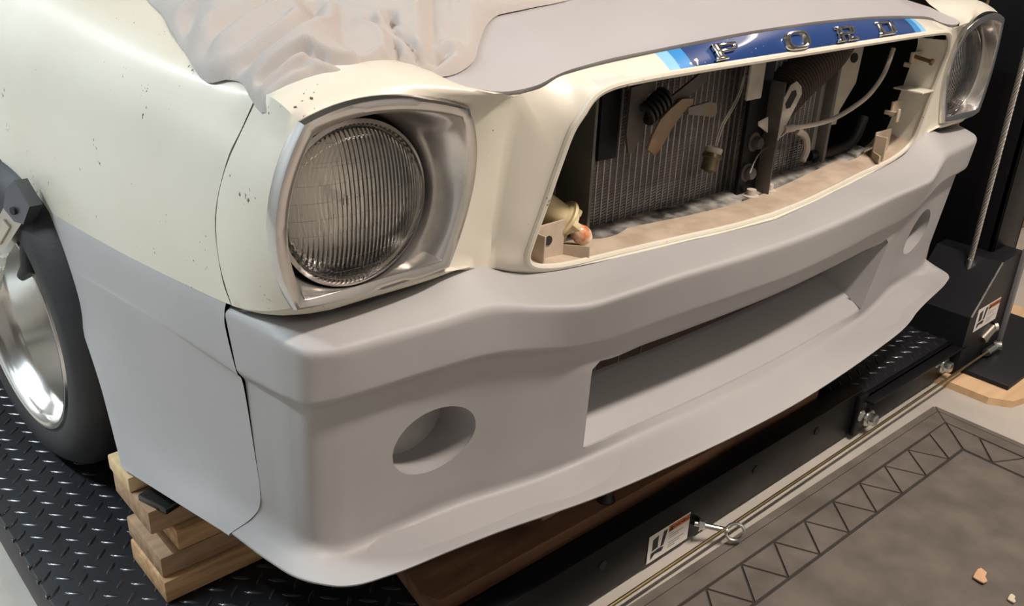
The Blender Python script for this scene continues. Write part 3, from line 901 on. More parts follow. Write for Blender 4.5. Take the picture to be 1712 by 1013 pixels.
# lower rail with flaking paint
rp = [(-.43, .112, .470), (-.36, .100, .486), (-.2, .097, .4855), (0, .095, .484), (.2, .097, .486), (.36, .100, .490), (.43, .112, .505)]
rs = spline(rp, 60)
rl = MB().grid(np.array([rs + np.array([0, -.012, -.020]), rs + np.array([0, -.012, -.004]), rs + np.array([0, -.008, .0]), rs + np.array([0, .03, .004]), rs + np.array([0, .034, -.03])]))
lab(rl.build('lower_rail', FLAKE, car, angle=30), 'dark rail with flaking white paint')
rw = MB().tube([(-.395, .088, .474), (-.25, .083, .474), (-.10, .082, .473), (.0, .082, .472)], .005, 8)
rw.build('weather_strip', RUBD, car)
# centre support
cs = link(bpy.data.objects.new('centre_support', None), car); cs.location = (.055, .11, .48)
MB().box(-.030, .026, -.008, .0, 0, .24, .0015).build('upright', BLACKP, cs)
MB().box(.020, .023, -.035, .0, 0, .19, .001).box(-.038, .05, -.030, .012, -.004, .004, .002).box(.03, .12, -.035, .0, -.005, .002, .002).build('foot', GREASE, cs)
for dx, dz in ((-.012, .042), (-.004, .092)):
    MB().lathe([(0, .014), (.009, .014), (.011, .010), (.011, .003), (.016, .002), (.016, 0)], 12, align((dx, -.008, dz), (0, -1, 0))).build('bolt', GREASE, cs)
for dx in (-.02, .03):
    MB().lathe([(0, .012), (.008, .012), (.008, .003), (.014, .002), (.014, 0)], 6 if dx > 0 else 12, align((dx + .01, -.022, .004), (0, 0, 1))).build('bolt', OLDW, cs)
MB().box(-.0, .022, -.05, -.025, -.014, -.006, .002).tube([(.012, -.055, -.012), (.012, -.03, -.004)], .005, 8).build('latch_clip', ZINC, cs)
MB().box(-.052, -.012, -.016, -.010, .165, .235, .003).build('bracket_plate', OLDW, cs)
# hood latch with lever
lt = link(bpy.data.objects.new('hood_latch', None), car); lt.location = (-.20, .115, .645)
RSTEEL = mat('rusty_steel', (.20, .18, .165), .5, .4, col2=(.20, .13, .07), nscale=18)
MB().prism([(-.050, -.02), (-.048, .045), (.0, .050), (.004, .040), (-.012, .030), (-.018, -.028), (-.03, -.05), (-.042, -.05)], .004, align((0, .005, 0), (0, -1, 0))).box(-.050, .0, .005, .035, .042, .046, .001).build('latch_body', GREASE, lt, smooth=False)
for k in range(6): MB().lathe([(.008, 0), (.017, 0), (.017, .004), (.008, .004)], 16, align((-.022 + k * .0075, -.006, .004 + k * .004), (.86, -.1, .45))).build('spring_coil', RUBD, lt)
MB().prism([(-.030, -.040), (-.012, -.052), (.002, -.040), (.018, -.018), (.045, .006), (.062, .014), (.062, .022), (.036, .024), (.010, .012), (-.008, .0), (-.022, -.02)], .004, align((0, -.020, 0), (0, -1, 0))).build('latch_plate', mat('brown_latch', (.26, .19, .12), .6, .2, col2=(.17, .09, .045), nscale=20), lt, smooth=False)
MB().prism([(.050, .010), (.100, .013), (.118, .008), (.122, -.006), (.112, -.012), (.085, -.006), (.052, .000)], .004, align((0, -.022, 0), (0, -1, 0))).build('latch_lever', RSTEEL, lt, smooth=False)
MB().prism([(.000, .018), (.095, .060), (.100, .042), (.020, .004)], .004, align((0, -.012, 0), (0, -1, 0))).build('latch_arm', GREASE, lt, smooth=False)
MB().box(-.085, -.045, .02, .026, -.06, .07, .002).build('latch_bracket', BLACKP, lt, smooth=False)
# hanging lamp socket
hs = link(bpy.data.objects.new('hanging_socket', None), car); hs.location = (-.06, .10, .57)
ax = Vector((-.35, -.1, -.93)).normalized()
MB().lathe([(.0, 0), (.015, 0), (.016, -.006), (.013, -.008), (.013, -.026), (.0, -.03)], 20, align((0, 0, 0), -ax)).build('socket', mat('tarnished_socket', (.20, .16, .09), .35, .7, noise=.4, nscale=60), hs)
MB().lathe([(.0, .0), (.0125, .0), (.0135, .003), (.0135, .009), (.010, .011), (.0, .011)], 20, align((0, 0, 0), -ax)).build('socket_collar', OLDW, hs)
for k in (0, 1):
    MB().tube(spline([(.002 + k * .005, 0, .01), (.010 + k * .006, 0, .04), (.03 + k * .006, .0, .065), (.055 + k * .005, .005, .09), (.07, .008, .115 + .012 * k), (.082, .008, .105), (.080, .01, .08)], 24), .0018, 6).build('wire', WIREC, hs)
# turn lamp socket with amber bulb
ts = link(bpy.data.objects.new('turn_lamp_socket', None), car); ts.location = (-.395, .094, .535)
ax = Vector((.70, -.35, -.62)).normalized()
Ta = align((0, 0, 0), ax)
MB().lathe([(0, -.050), (.017, -.050), (.019, -.046), (.020, -.004), (.024, .0), (.024, .005), (.020, .006), (.020, .016), (.0, .016)], 28, Ta).build('socket_body', SOCK, ts)
fl_ = MB().lathe([(.020, .0), (.029, .001), (.030, .004), (.029, .006), (.02, .007)], 32, Ta)
for k in range(4):
    a = k * math.pi / 2 + .4
    fl_.box(.020 * math.cos(a) - .005, .020 * math.cos(a) + .005, .020 * math.sin(a) - .005, .020 * math.sin(a) + .005, .005, .022, .0015, Ta)
fl_.build('socket_flange', SOCK, ts)
MB().lathe([(0, .010), (.009, .010), (.009, .022), (.008, .026), (.0, .026)], 20, Ta).build('bulb_base', mat('bulb_glass_base', (.6, .56, .55), .2), ts)
MB().lathe([(.0075, .024), (.011, .030), (.0135, .038), (.0130, .046), (.009, .053), (.0, .056)], 24, Ta).build('amber_bulb', AMBER, ts)
for k in (0, 1): MB().tube(spline([tuple(Ta @ Vector((.004 * k, 0, -.05))), tuple(Ta @ Vector((.01 * k, .0, -.07))), (-.075, .03 + .01 * k, .03), (-.07, .04, -.03)], 14), .0022, 6).build('wire', RUBD, ts)
# corrugated hose
ho = MB(); pth = spline([(.10, .135, .595), (.20, .138, .648), (.30, .142, .692), (.36, .16, .715)], 160)
ho.tube([tuple(p) for p in pth], [.033 + (.007 if i % 4 < 2 else 0) for i in range(160)], 20)
lab(ho.build('corrugated_hose', mat('old_hose', (.085, .058, .045), .75, noise=.4, nscale=20), car, angle=20), 'dark ribbed air hose')
# slotted bracket and bowden cable
br = MB(); T = align((.115, .092, .625), (-.25, -.95, .15), (.55, 0, .83))
br.prism([(-.055, -.016), (.03, -.016), (.04, -.008), (.042, .006), (.03, .014), (-.02, .014), (-.05, .04), (-.055, .036)], .003, T)
br.build('slotted_bracket', OLDW, car, smooth=False)
sl = MB().prism([(-.0, -.006), (.024, -.006), (.029, 0), (.024, .006), (.0, .006), (-.005, 0)], .0008, T @ Matrix.Translation((0, 0, .0032)))
sl.build('bracket_slot', DARKIN, car, smooth=False)
MB().tube(spline([(.118, .085, .588), (.15, .082, .587), (.19, .080, .586), (.24, .078, .588), (.30, .074, .602), (.345, .07, .622), (.375, .066, .655), (.388, .064, .70)], 50), .0042, 8).build('control_cable', OLDW, car)
MB().tube([(.108, .086, .588), (.135, .084, .5875)], .0065, 10).build('cable_end', OLDW, car)
MB().tube(spline([(.12, .086, .582), (.08, .09, .565), (.04, .085, .552), (.02, .08, .53)], 14), .0012, 5).build('cable_wire', ZINC, car)
# pale inner bracket on the far side, hook, dark hoses
pl = MB(); T = align((.36, .165, .60), (-.25, -.95, .1), (.95, -.25, 0))
pl.prism([(-.09, -.13), (-.05, -.145), (-.02, -.06), (.035, -.055), (.04, -.03), (.075, .02), (.085, .085), (.03, .10), (-.02, .10), (-.05, .03), (-.075, -.06)], .003, T)
pl.build('inner_bracket', mat('bracket_pale', (.60, .54, .45), .6, col2=(.42, .37, .30), nscale=9), car, smooth=False)
for u, v, r in ((.062, .066, .009), (.015, -.035, .009)): MB().lathe([(0, .004), (r, .004), (r, 0)], 16, T @ Matrix.Translation((u, v, .001))).build('bracket_hole', DARKIN, car)
MB().tube(spline([(.225, .13, .56), (.245, .125, .55), (.252, .12, .525), (.24, .118, .505)], 12), .0065, 8).build('hook', OLDW, car)
MB().box(.235, .30, .15, .19, .49, .535, .004).build('washer_bottle', OLDW, car)
MB().tube(spline([(.30, .14, .50), (.36, .13, .50), (.42, .12, .52), (.44, .12, .56)], 16), .010, 10).build('drain_hose', RUBD, car)
MB().box(.315, .325, .12, .145, .42, .70, .002).build('rail_upright', mat('upright_grey', (.12, .11, .10), .5), car)

# --- front wheel (near side and far side)


def make_wheel(sgn):
    wh = link(bpy.data.objects.new('wheel', None), car)
    wh.location = (sgn * .905, .862, .235)
    th = math.radians(4.0)
    n = Vector((sgn * math.cos(th), -.0 - math.sin(th) * 1., 0)) if sgn < 0 else Vector((math.cos(th), -math.sin(th), 0))
    if sgn < 0: n = Vector((-math.cos(th), -math.sin(th), 0))
    T = align((0, 0, 0), n, (0, 1, 0))
    tire = [(.188, -.006), (.196, .004), (.215, .010), (.240, .008), (.256, -.004), (.268, -.018), (.2735, -.030)]
    tw = .185
    tire = tire + [(.2750, -.06), (.2750, -tw + .055), (.272, -tw + .025), (.262, -tw + .005), (.24, -tw - .008), (.21, -tw - .008), (.188, -tw)]
    MB().lathe(tire, 96, T).build('tire', RUBBER, wh, angle=60)
    rim = [(.196, .004), (.194, .008), (.189, .008), (.184, .004), (.181, -.004), (.179, -.010), (.168, -.022), (.163, -.040), (.160, -.085), (.152, -.100), (.120, -.103), (.110, -.098), (.06, -.094), (.052, -.090), (.05, -.07), (.046, -.064), (.0, -.060)]
    MB().lathe(rim, 96, T).build('rim', ALU, wh, angle=40)
    for k in range(24):
        a = 2 * math.pi * k / 24
        MB().lathe([(0, .006), (.0045, .006), (.0055, .003), (.0055, 0)], 8, T @ Matrix.Translation((.137 * math.cos(a), .137 * math.sin(a), -.1015))).build('rim_bolt', ZINC, wh)
    for k in range(4):
        a = 2 * math.pi * k / 4 + .5
        MB().lathe([(0, .020), (.008, .020), (.010, .014), (.010, 0)], 6, T @ Matrix.Translation((.078 * math.cos(a), .078 * math.sin(a), -.096))).build('lug_nut', CHROME, wh)
    MB().lathe([(0, .004), (.030, .003), (.034, 0)], 32, T @ Matrix.Translation((0, 0, -.060))).build('centre_cap', RUBD, wh)
    a = -2.45 if sgn < 0 else -.7
    MB().tube([tuple(T @ Vector((.150 * math.cos(a), .150 * math.sin(a), -.092))), tuple(T @ Vector((.128 * math.cos(a), .128 * math.sin(a), -.070)))], [.0065, .0055], 10).build('valve_stem', RUBD, wh)
    return wh


make_wheel(-1); make_wheel(1)

# ------------------------------------------------------------------ locking clamp on the wheel opening edge
ck = thing('locking_clamp', 'steel locking clamp with rubber pads gripping the cream fender edge above the wheel', 'clamp', (-.895, .74, .465))
T0 = align((0, 0, 0), (-.93, -.36, .1), (.0, .62, -.78))
MB().prism([(-.045, -.022), (-.035, .022), (.0, .026), (.012, .010), (.012, -.018), (-.02, -.028)], .022, T0 @ Matrix.Translation((0, 0, -.006))).build('jaw', GUNM, ck, smooth=False)
MB().prism([(-.015, -.020), (.0, .020), (.05, .016), (.10, .012), (.16, .030), (.17, .012), (.11, -.012), (.05, -.022)], .014, T0 @ Matrix.Translation((0, 0, -.002))).build('handle_body', STEELC, ck, smooth=False)
MB().prism([(.03, -.010), (.075, -.006), (.075, .004), (.03, .006)], .003, T0 @ Matrix.Translation((0, 0, .0125))).build('lock_plate', mat('nickel', (.6, .57, .48), .3, 1.), ck, smooth=False)
MB().lathe([(0, .004), (.006, .004), (.006, 0)], 14, T0 @ Matrix.Translation((-.004, .002, .016))).build('rivet', RUBD, ck)
MB().tube([tuple(T0 @ Vector((.02, .01, -.004))), tuple(T0 @ Vector((.055, .055, -.012)))], .006, 8).build('screw', BRASS, ck)
MB().tube([tuple(T0 @ Vector((.045, .03, -.004))), tuple(T0 @ Vector((.07, .06, -.002))), tuple(T0 @ Vector((.10, .052, -.002)))], [.010, .016, .008], 10).build('pad', RUBD, ck)

# ------------------------------------------------------------------ white sheet on hood and fender
bnd = np.array([(-.66, .80), (-.735, .56), (-.752, .47), (-.765, .425), (-.792, .32), (-.806, .235), (-.795, .185), (-.803, .15), (-.805, .105), (-.775, .088), (-.735, .072), (-.68, .092), (-.625, .098), (-.600, .086), (-.55, .098), (-.515, .130), (-.47, .165), (-.40, .175), (-.31, .185), (-.22, .24), (-.18, .40), (-.3, .75), (-.5, .95)])
bs = np.concatenate([bnd, bnd[:1]]); bs = spline(np.c_[bs, np.zeros(len(bs))], 240)[:, :2]


def inside_d(x, y):
    P = bs; a = P[:-1]; b = P[1:]; d = b - a
    t = np.clip(((x - a[:, 0]) * d[:, 0] + (y - a[:, 1]) * d[:, 1]) / np.maximum((d**2).sum(1), 1e-12), 0, 1)
    q = a + d * t[:, None]; dist = np.sqrt(((q - np.array([x, y]))**2).sum(1).min())
    cr = ((a[:, 1] > y) != (b[:, 1] > y)) & (x < d[:, 0] * (y - a[:, 1]) / np.where(d[:, 1] == 0, 1e-12, d[:, 1]) + a[:, 0])
    return dist if cr.sum() % 2 else -dist


def car_top(X, y):
    X = abs(X)
    if X <= .604: return hood_z(X, y)
    if X < .70: zz = np.interp(y, [.05, .095, .13, .165, .25, .476, .74, 1.3], [.738, .746, .757, .765, .768, .781, .80, .828]); return zz
    zs = [np.interp(y, [.05, .158, .25, .476, .74, 1.3], a) for a in ([.744, .764, .7665, .778, .797, .826], [.741, .7505, .752, .766, .786, .818], [.730, .740, .741, .753, .772, .80], [.69, .70, .705, .715, .73, .75])]
    return float(np.interp(X, [.70, .77, .80, .83], zs))


FOLDS = [  # sharp valley creases of the sheet as plan polylines with depth and width
    ([(-.647, .277), (-.694, .21), (-.714, .198), (-.77, .192), (-.791, .195)], .013, .010),
    ([(-.798, .264), (-.752, .307), (-.686, .327)], .012, .016),
    ([(-.79, .145), (-.746, .135), (-.729, .106), (-.711, .096), (-.682, .096), (-.665, .104)], .014, .0065),
    ([(-.668, .095), (-.643, .118), (-.626, .152), (-.627, .19)], .010, .006),
    ([(-.622, .108), (-.614, .137), (-.612, .168), (-.595, .197)], .012, .006),
    ([(-.615, .106), (-.575, .110)], .008, .007),
    ([(-.606, .092), (-.582, .129), (-.472, .274)], .010, .010),
    ([(-.804, .124), (-.768, .118), (-.74, .120)], .006, .005),
    ([(-.80, .136), (-.773, .130), (-.744, .135)], .006, .005),
    ([(-.801, .110), (-.761, .094), (-.72, .088)], .006, .005),
    ([(-.54, .40), (-.60, .30), (-.672, .18), (-.69, .145)], .009, .022),
    ([(-.80, .295), (-.775, .357), (-.74, .41)], .010, .014),
    ([(-.77, .235), (-.70, .252), (-.627, .323)], .008, .018),
    ([(-.545, .14), (-.50, .21), (-.44, .27)], .010, .016),
    ([(-.66, .45), (-.55, .44), (-.42, .36)], .014, .025),
    ([(-.71, .56), (-.58, .58), (-.40, .55)], .014, .03),
]
FS = [(spline(np.c_[np.array(p), np.zeros(len(p))], 40)[:, :2], h, wd) for p, h, wd in FOLDS]
NX, NY = 190, 230
gx = np.linspace(-.815, -.17, NX); gy = np.linspace(.06, .96, NY)
gy = .06 + .90 * ((gy - .06) / .90)**1.7
cv = {}; cverts = []; cfaces = []
Dm = np.array([[inside_d(x, y) for y in gy] for x in gx])


def cloth_z(x, y, d):
    base = car_top(x, y)
    e = 1 - math.exp(-max(d, 0) / .006)
    body = .008 * e + .034 * (1 - math.exp(-max(d, 0) / .075))
    f_ = 0
    for P, h, wd in FS:
        dd = math.sqrt(((P - (x, y))**2).sum(1).min())
        u_ = dd / wd
        f_ += -h * math.exp(-u_) + .40 * h * math.exp(-((u_ - 2.0) / 1.0)**2)
    wob = .0030 * math.sin(24 * x + 30 * y + 2 * math.sin(14 * y)) + .0012 * math.sin(60 * x - 35 * y + 2 * math.sin(23 * x))
    return base + max(.0025, .001 + body + (f_ * 1.05 + wob) * e * min(1, .3 + d / .025))


for i in range(NX):
    for j in range(NY):
        d = Dm[i, j]
        if d > -.006:
            x, y = gx[i], gy[j]
            if d < 0:      # snap the rim onto the outline
                k = np.argmin(((bs - (x, y))**2).sum(1)); x, y = bs[k]; d = 0
            z = cloth_z(x, y, d) if d > 0 else car_top(x, y) + .0012
            cv[(i, j)] = len(cverts); cverts.append((x, y, z))
for i in range(NX - 1):
    for j in range(NY - 1):
        q = [(i, j), (i + 1, j), (i + 1, j + 1), (i, j + 1)]
        if all(k in cv for k in q): cfaces.append([cv[k] for k in q])
sheet = mesh_obj('cotton_sheet', cverts, cfaces, CLOTHM, None, True, 75, merge=.0004)
tag(sheet, 'crumpled white cotton sheet lying over the hood and cream fender', 'sheet')

# ------------------------------------------------------------------ the lift
lift = thing('car_lift', 'black four post car lift with diamond plate runways under the car', 'car lift', (0, 0, FLOOR))
OFF = Vector((0, 0, -FLOOR))


def lp(mb, name, m, parent=None, **k):
    """build a lift part in world coordinates under the lift empty"""
    mb.v = [(v[0], v[1], v[2] - FLOOR) for v in mb.v]
    return mb.build(name, m, parent or lift, **k)


def treads(x0, x1, y0, y1, z):
    p = .041; V_ = []; F_ = []
    nx = int((x1 - x0) / p) + 1; ny = int((y1 - y0) / p) + 1
    out = [(-.0155, 0, 0), (-.007, .0034, 0), (.007, .0034, 0), (.0155, 0, 0), (.007, -.0034, 0), (-.007, -.0034, 0)]
    top = [(-.011, 0, .0019), (-.0055, .0013, .0022), (.0055, .0013, .0022), (.011, 0, .0019), (.0055, -.0013, .0022), (-.0055, -.0013, .0022)]
    for i in range(nx):
        for j in range(ny):
            for t in (0, 1):
                cx = x0 + .011 + i * p + t * p / 2; cy = y0 + .015 + j * p + t * p / 2
                if cx > x1 - .012 or cy > y1 - .01: continue
                a = math.pi / 4 if t == 0 else -math.pi / 4
                n = len(V_); ca, sa = math.cos(a), math.sin(a)
                for q in out + top: V_.append((cx + q[0] * ca - q[1] * sa, cy + q[0] * sa + q[1] * ca, z + q[2]))
                F_ += [(n + k, n + (k + 1) % 6, n + 6 + (k + 1) % 6, n + 6 + k) for k in range(6)] + [tuple(n + 6 + k for k in range(6))]
    m = MB(); m.v = V_; m.f = F_
    return m


for (x0, x1, y0, y1, nm) in ((-1.02, -.50, .095, 2.9, 'left'), (.465, .985, .036, 2.9, 'right')):
    rw = lp(MB().box(x0, x1, y0, y1, RUN - .006, RUN, .0015).box(x0, x0 + .006, y0, y1, FLOOR + .012, RUN - .004, .001).box(x1 - .006, x1, y0, y1, FLOOR + .012, RUN - .004, .001).box(x0, x1, y0, y0 + .006, FLOOR + .012, RUN - .004, .001), 'runway', BLACKT)
    lab(rw, 'black diamond plate runway')
    tr_ = lp(treads(x0, x1, y0 + (.012 if nm == 'left' else .0), min(y1, 1.6), RUN), 'treads', TREADM, rw, smooth=True, angle=80)
    stuff(tr_)
ed = MB()
for k in range(40): ed.box(-1.0225, -1.017, .24 + k * .041, .245 + k * .041, RUN - .004, RUN + .0022, .0006)
stuff(lp(ed, 'edge_ribs', TREADM, smooth=False))

beam = lp(MB().box(-1.06, .505, .030, .072, -.125, -.022, .003).box(-1.06, .505, .072, .30, -.125, -.060, .003), 'cross_beam', BLACKP)
lab(beam, 'black cross beam with bolt holes')
lp(MB().box(.505, .955, .022, .034, -.125, -.045, .002).box(.505, .955, .0, .03, -.052, -.045, .002).box(.505, .955, .03, .30, -.125, -.118, .002), 'end_channel', BLACKP)
lp(MB().box(.478, .515, .020, .030, -.128, -.030, .002), 'joint_plate', BLACKP)
holes = [(-.33, -.085), (-.18 + .52, -.085), (.02, -.07), (.11, -.085), (.30, -.075)]
for hx_, hz in [(-.3115, -.060), (.115, -.060), (.33, -.060)]:
    lp(MB().lathe([(0, .0012), (.009, .0012), (.009, 0)], 18, align((hx_, .0300, hz), (0, -1, 0))), 'bolt_hole', DARKIN)
for bx_, by_, bz_ in ((.530, .022, -.098), (.885, .022, -.086)):
    lp(MB().lathe([(0, .024), (.012, .024), (.0135, .021), (.0135, .009)], 6, align((bx_, by_, bz_), (0, -1, 0))).lathe([(.0135, .009), (.019, .009), (.0205, .006), (.0205, 0)], 28, align((bx_, by_, bz_), (0, -1, 0))), 'hex_bolt', ZINC, angle=25)
    lp(MB().lathe([(0, .007), (.013, .007), (.014, .0)], 24, align((bx_ - .032, by_ + .004, bz_ + .016), (0, -1, 0))), 'bolt_washer', ZINC)


def warning_label(c, w_, h_, parent):
    T = align(c, (0, -1, 0), (1, 0, 0))
    lb = lp(MB().box(-w_ / 2, w_ / 2, -h_ / 2, h_ / 2, 0, .0006, 0, T), 'warning_label', LABELW, parent, smooth=False)
    lab(lb, 'white and orange warning label')
    T2 = Matrix.Translation((0, 0, -FLOOR)) @ T @ Matrix.Translation((0, 0, .0008))

    def pb(mb, nm, m): return mb.build(nm, m, lb, smooth=False)
    pb(MB().box(-w_ * .03, w_ * .485, h_ * .24, h_ * .46, 0, .0003, 0, T2), 'orange_bar', LABELO)
    text_obj('warning_text', 'WARNING', h_ * .17, T2 @ Matrix.Translation((w_ * .265, h_ * .345, .0006)), INK, lb, .0001, 1.15)
    pb(MB().prism([(-.006, -.005), (.006, -.005), (0, .006)], .0004, T2 @ Matrix.Translation((w_ * .03, h_ * .345, .0003))), 'warning_triangle', INK)
    pic = MB()
    pic.prism([(-.40, -.10), (-.27, -.06), (-.27, .36), (-.40, .30)], .0004, T2 @ Matrix.Diagonal((w_, h_, 1, 1)))
    pic.prism([(-.20, -.12), (-.13, -.10), (-.06, .40), (-.15, .40)], .0004, T2 @ Matrix.Diagonal((w_, h_, 1, 1)))
    pic.prism([(-.42, -.40), (-.33, -.26), (-.16, -.30), (-.12, -.18), (-.22, -.14), (-.42, -.17)], .0004, T2 @ Matrix.Diagonal((w_, h_, 1, 1)))
    pb(pic, 'pictogram', INK)
    for k in range(7):
        body = ['Keep hands and feet', 'clear of the lift', 'while it is moving.', '', 'Lower the lift', 'onto the locks', 'before use.'][k]
        pb(MB().box(-w_ * .01, w_ * (.10 + .35 * ((k * 37) % 10) / 10), -h_ * (-.14 + k * .082), -h_ * (-.14 + k * .082) + h_ * .022, 0, .0002, 0, T2), 'fine_print', mat('fine_print_grey', (.25, .24, .23), .5)) if body else None
    return lb


warning_label((-.1395, .0296, -.0925), .112, .059, lift)
warning_label((1.028, -.0006, .0160), .128, .060, lift)
# eye bolt
eb = lp(MB().tube([(-.066, .03, -.097), (-.028, -.016, -.104)], .0052, 14), 'eye_bolt', ZINC)
EY = Vector((-.018, -.026, -.106)); Lr = []
for k in range(29):
    a = 2 * math.pi * k / 28; dirv = Vector((.64, -.77, 0)); q = EY + dirv * (.016 * math.cos(a)) + Vector((.25, .1, 1)).normalized() * (.016 * math.sin(a)); Lr.append(q)
mb_ = MB(); mb_.tube([tuple(p + OFF) for p in Lr], .0033, 8, False); mb_.build('eye_ring', ZINC, eb)
mb_ = MB().lathe([(.0, .008), (.010, .008), (.010, 0), (.013, 0), (.013, -.003), (.0, -.003)], 6, align(Vector((-.058, .022, -.0985)) + OFF, (.64, -.76, 0))); mb_.build('eye_nut', ZINC, eb, angle=25)
# locking rod along the beam
rod = lp(MB().tube([(-1.05, -.014, -.100), (-.3, -.014, -.1005), (.35, -.013, -.1005), (1.06, -.014, -.094)], .0032, 10), 'locking_rod', BRASS)
lab(rod, 'yellow plated locking rod')
lp(MB().tube([(1.055, -.014, -.094), (1.10, -.015, -.093)], .010, 10).lathe([(0, .012), (.012, .010), (.013, 0), (.012, -.008), (0, -.010)], 14, align((1.118, -.016, -.092), (.3, -.9, .2))), 'rod_end', ZINC)
lp(MB().tube([(1.04, .0, -.058), (1.085, -.004, -.036)], .011, 12).lathe([(0, .008), (.011, .008), (.012, 0)], 12, align((1.087, -.006, -.034), (.6, -.7, .2))), 'pivot_pin', mat('dull_zinc', (.5, .47, .40), .35, 1.))
# gusset box at the foot of the post
gz = MB(); fr = [(.925, -.125), (.925, .035), (1.032, .152), (1.165, .152), (1.165, -.125)]
gz.prism(fr, .16, align((0, .16, 0), (0, -1, 0), (1, 0, 0)))
gb = lp(gz, 'gusset_box', BLACKT, smooth=False)
lp(MB().tube([(.927, -.001, .037), (1.033, -.001, .153)], .0022, 6), 'gusset_edge', ZINC)
lp(MB().lathe([(0, .005), (.007, .004), (.009, 0)], 14, align((.925, .045, .005), (-1, 0, 0))), 'cap_screw', ZINC)
lp(MB().box(1.150, 1.166, -.010, .0, -.12, .16, .001), 'post_flange', mat('lit_grey_edge', (.15, .15, .15), .4))  # lit edge of the black post, painted as lighter grey
post = lp(MB().box(1.085, 1.245, .045, .060, -.12, 2.2, .003).box(1.085, 1.097, .045, .20, -.12, 2.2, .003).box(1.233, 1.245, .045, .20, -.12, 2.2, .003), 'post', BLACKP)
lab(post, 'black steel lift post')
lp(MB().box(.955, 1.40, -.115, .32, FLOOR + .018, FLOOR + .030, .002), 'base_plate', BLACKT)
cb_ = MB(); cpts = []
for k in range(240):
    z = .11 + k * .0085; cpts.append((1.012, .065, z))
lp(MB().tube([(1.012, .065, .10), (1.012, .065, 2.15)], .0052, 8), 'lift_cable', mat('cable_core', (.18, .17, .16), .4, .9))
st_ = MB()
for k in range(6):
    a0 = k * math.pi / 3
    st_.tube([(1.012 + .0048 * math.cos(a0 + i * .42), .065 + .0048 * math.sin(a0 + i * .42), .10 + i * .0045) for i in range(260)], .0022, 5)
stuff(lp(st_, 'cable_strands', mat('galvanised_strand', (.60, .57, .53), .35, 1.), smooth=True, angle=80))
lp(MB().tube([(1.012, .065, .09), (1.012, .065, .145)], .009, 10), 'cable_stud', ZINC)
ply = MB().prism([(.885, -.10), (.915, -.145), (.955, -.155), (1.5, -.155), (1.5, .40), (.885, .40)], .018, Matrix.Translation((0, 0, FLOOR)))
ply = tag(ply.build('plywood_pad', PLYW, None, smooth=False), 'pale plywood pad with a cut corner under the right lift post', 'plywood')

# ------------------------------------------------------------------ timber under the skirt
def board(name, x0, x1, y0, y1, z0, z1, m, label, cat='board', rz=0., taper=None, group=None):
    cx, cy = x0, (y0 + y1) / 2
    T = Matrix.Translation((0, 0, 0)) @ Matrix.Rotation(rz, 4, 'Z')
    mb = MB().box(0, x1 - x0, -(y1 - y0) / 2, (y1 - y0) / 2, 0, z1 - z0, .003, T)
    o = mb.build(name, m, None, angle=35); o.location = (cx, cy, z0 + .0024)
    return tag(o, label, cat, 'boards stacked under the grey skirt')


board('lumber_block', -.893, -.58, .362, .490, RUN, -.002, WOOD1, 'lowest orange pine board of the stack under the grey skirt', rz=0)
board('lumber_block', -.890, -.60, .372, .500, -.002, .034, WOOD2, 'brown weathered board second from the bottom of the stack')
board('lumber_block', -.862, -.62, .372, .470, .034, .070, WOOD1, 'short pine board third from the bottom of the stack')
board('lumber_block', -.893, -.60, .385, .520, .070, .110, WOOD2, 'broad weathered board fourth from the bottom of the stack')
board('lumber_block', -.895, -.70, .445, .525, .110, .136, WOOD3, 'small pale pine block on top of the stack', 'block')
bp = MB().box(-.045, .06, -.03, .03, 0, .012, .003, Matrix.Rotation(.3, 4, 'Z')).box(-.005, .06, -.02, .028, .010, .024, .004, Matrix.Rotation(.3, 4, 'Z'))
bp = bp.build('plastic_shim', PLASTIC, None); bp.location = (-.840, .408, .110); tag(bp, 'black plastic shim on the wood stack under the grey skirt', 'shim')
# board lying under the bumper
bb = MB().prism([(-.612, .115), (-.600, .088), (.40, .078), (.42, .30), (-.58, .31)], .030, Matrix.Translation((0, 0, RUN + .003)))
tag(bb.build('brown_board', BROWN, None, smooth=False), 'wide brown stained board lying under the spoiler lip', 'board')
b2 = MB().box(-.36, .1, .125, .18, 0, .012, .001); b2 = b2.build('thin_slat', WOOD2, None, smooth=False); b2.location = (0, 0, RUN + .0335)
tag(b2, 'thin wooden slat on the brown board under the spoiler', 'slat')
kn = MB().lathe([(0, .032), (.010, .031), (.014, .024), (.012, .012), (.016, .004), (.016, 0)], 18); kn = kn.build('black_knob', PLASTIC, None); kn.location = (-.235, .10, RUN + .033)
tag(kn, 'small shiny black knob on the brown board', 'knob')

# ------------------------------------------------------------------ floor mat
MATB = mat('rubber_groove', (.030, .025, .021), .8, noise=.3, nscale=40)
MATT = mat('rubber_mat', (.138, .117, .098), .8, col2=(.093, .078, .065), nscale=14, bump=.35, bscale=160)
fm = thing('floor_mat', 'worn grey brown rubber mat with zigzag border in front of the lift', 'mat', (.765, -.028, FLOOR))
rot = math.radians(-1.0)
LX, LY = 1.75, .90


def mp_(a, b): return (-a, -b)     # a runs along -x, b towards the viewer (-y)


def mat_piece(name, poly, z0, z1, m):
    mb = MB(); P = [mp_(*p) for p in poly]
    c_ = np.mean(P, 0)
    ar = sum(P[i][0] * P[(i + 1) % len(P)][1] - P[(i + 1) % len(P)][0] * P[i][1] for i in range(len(P)))
    if ar < 0: P = P[::-1]
    n = len(P); top = [((p[0] - c_[0]) * .995 + c_[0], (p[1] - c_[1]) * .995 + c_[1]) for p in P]
    v = [(p[0], p[1], z0) for p in P] + [(p[0], p[1], z1) for p in top]
    mb.add(v, [tuple(range(n, 2 * n))] + [(i, (i + 1) % n, n + (i + 1) % n, n + i) for i in range(n)])
    return mb.build(name, m, fm, smooth=False)


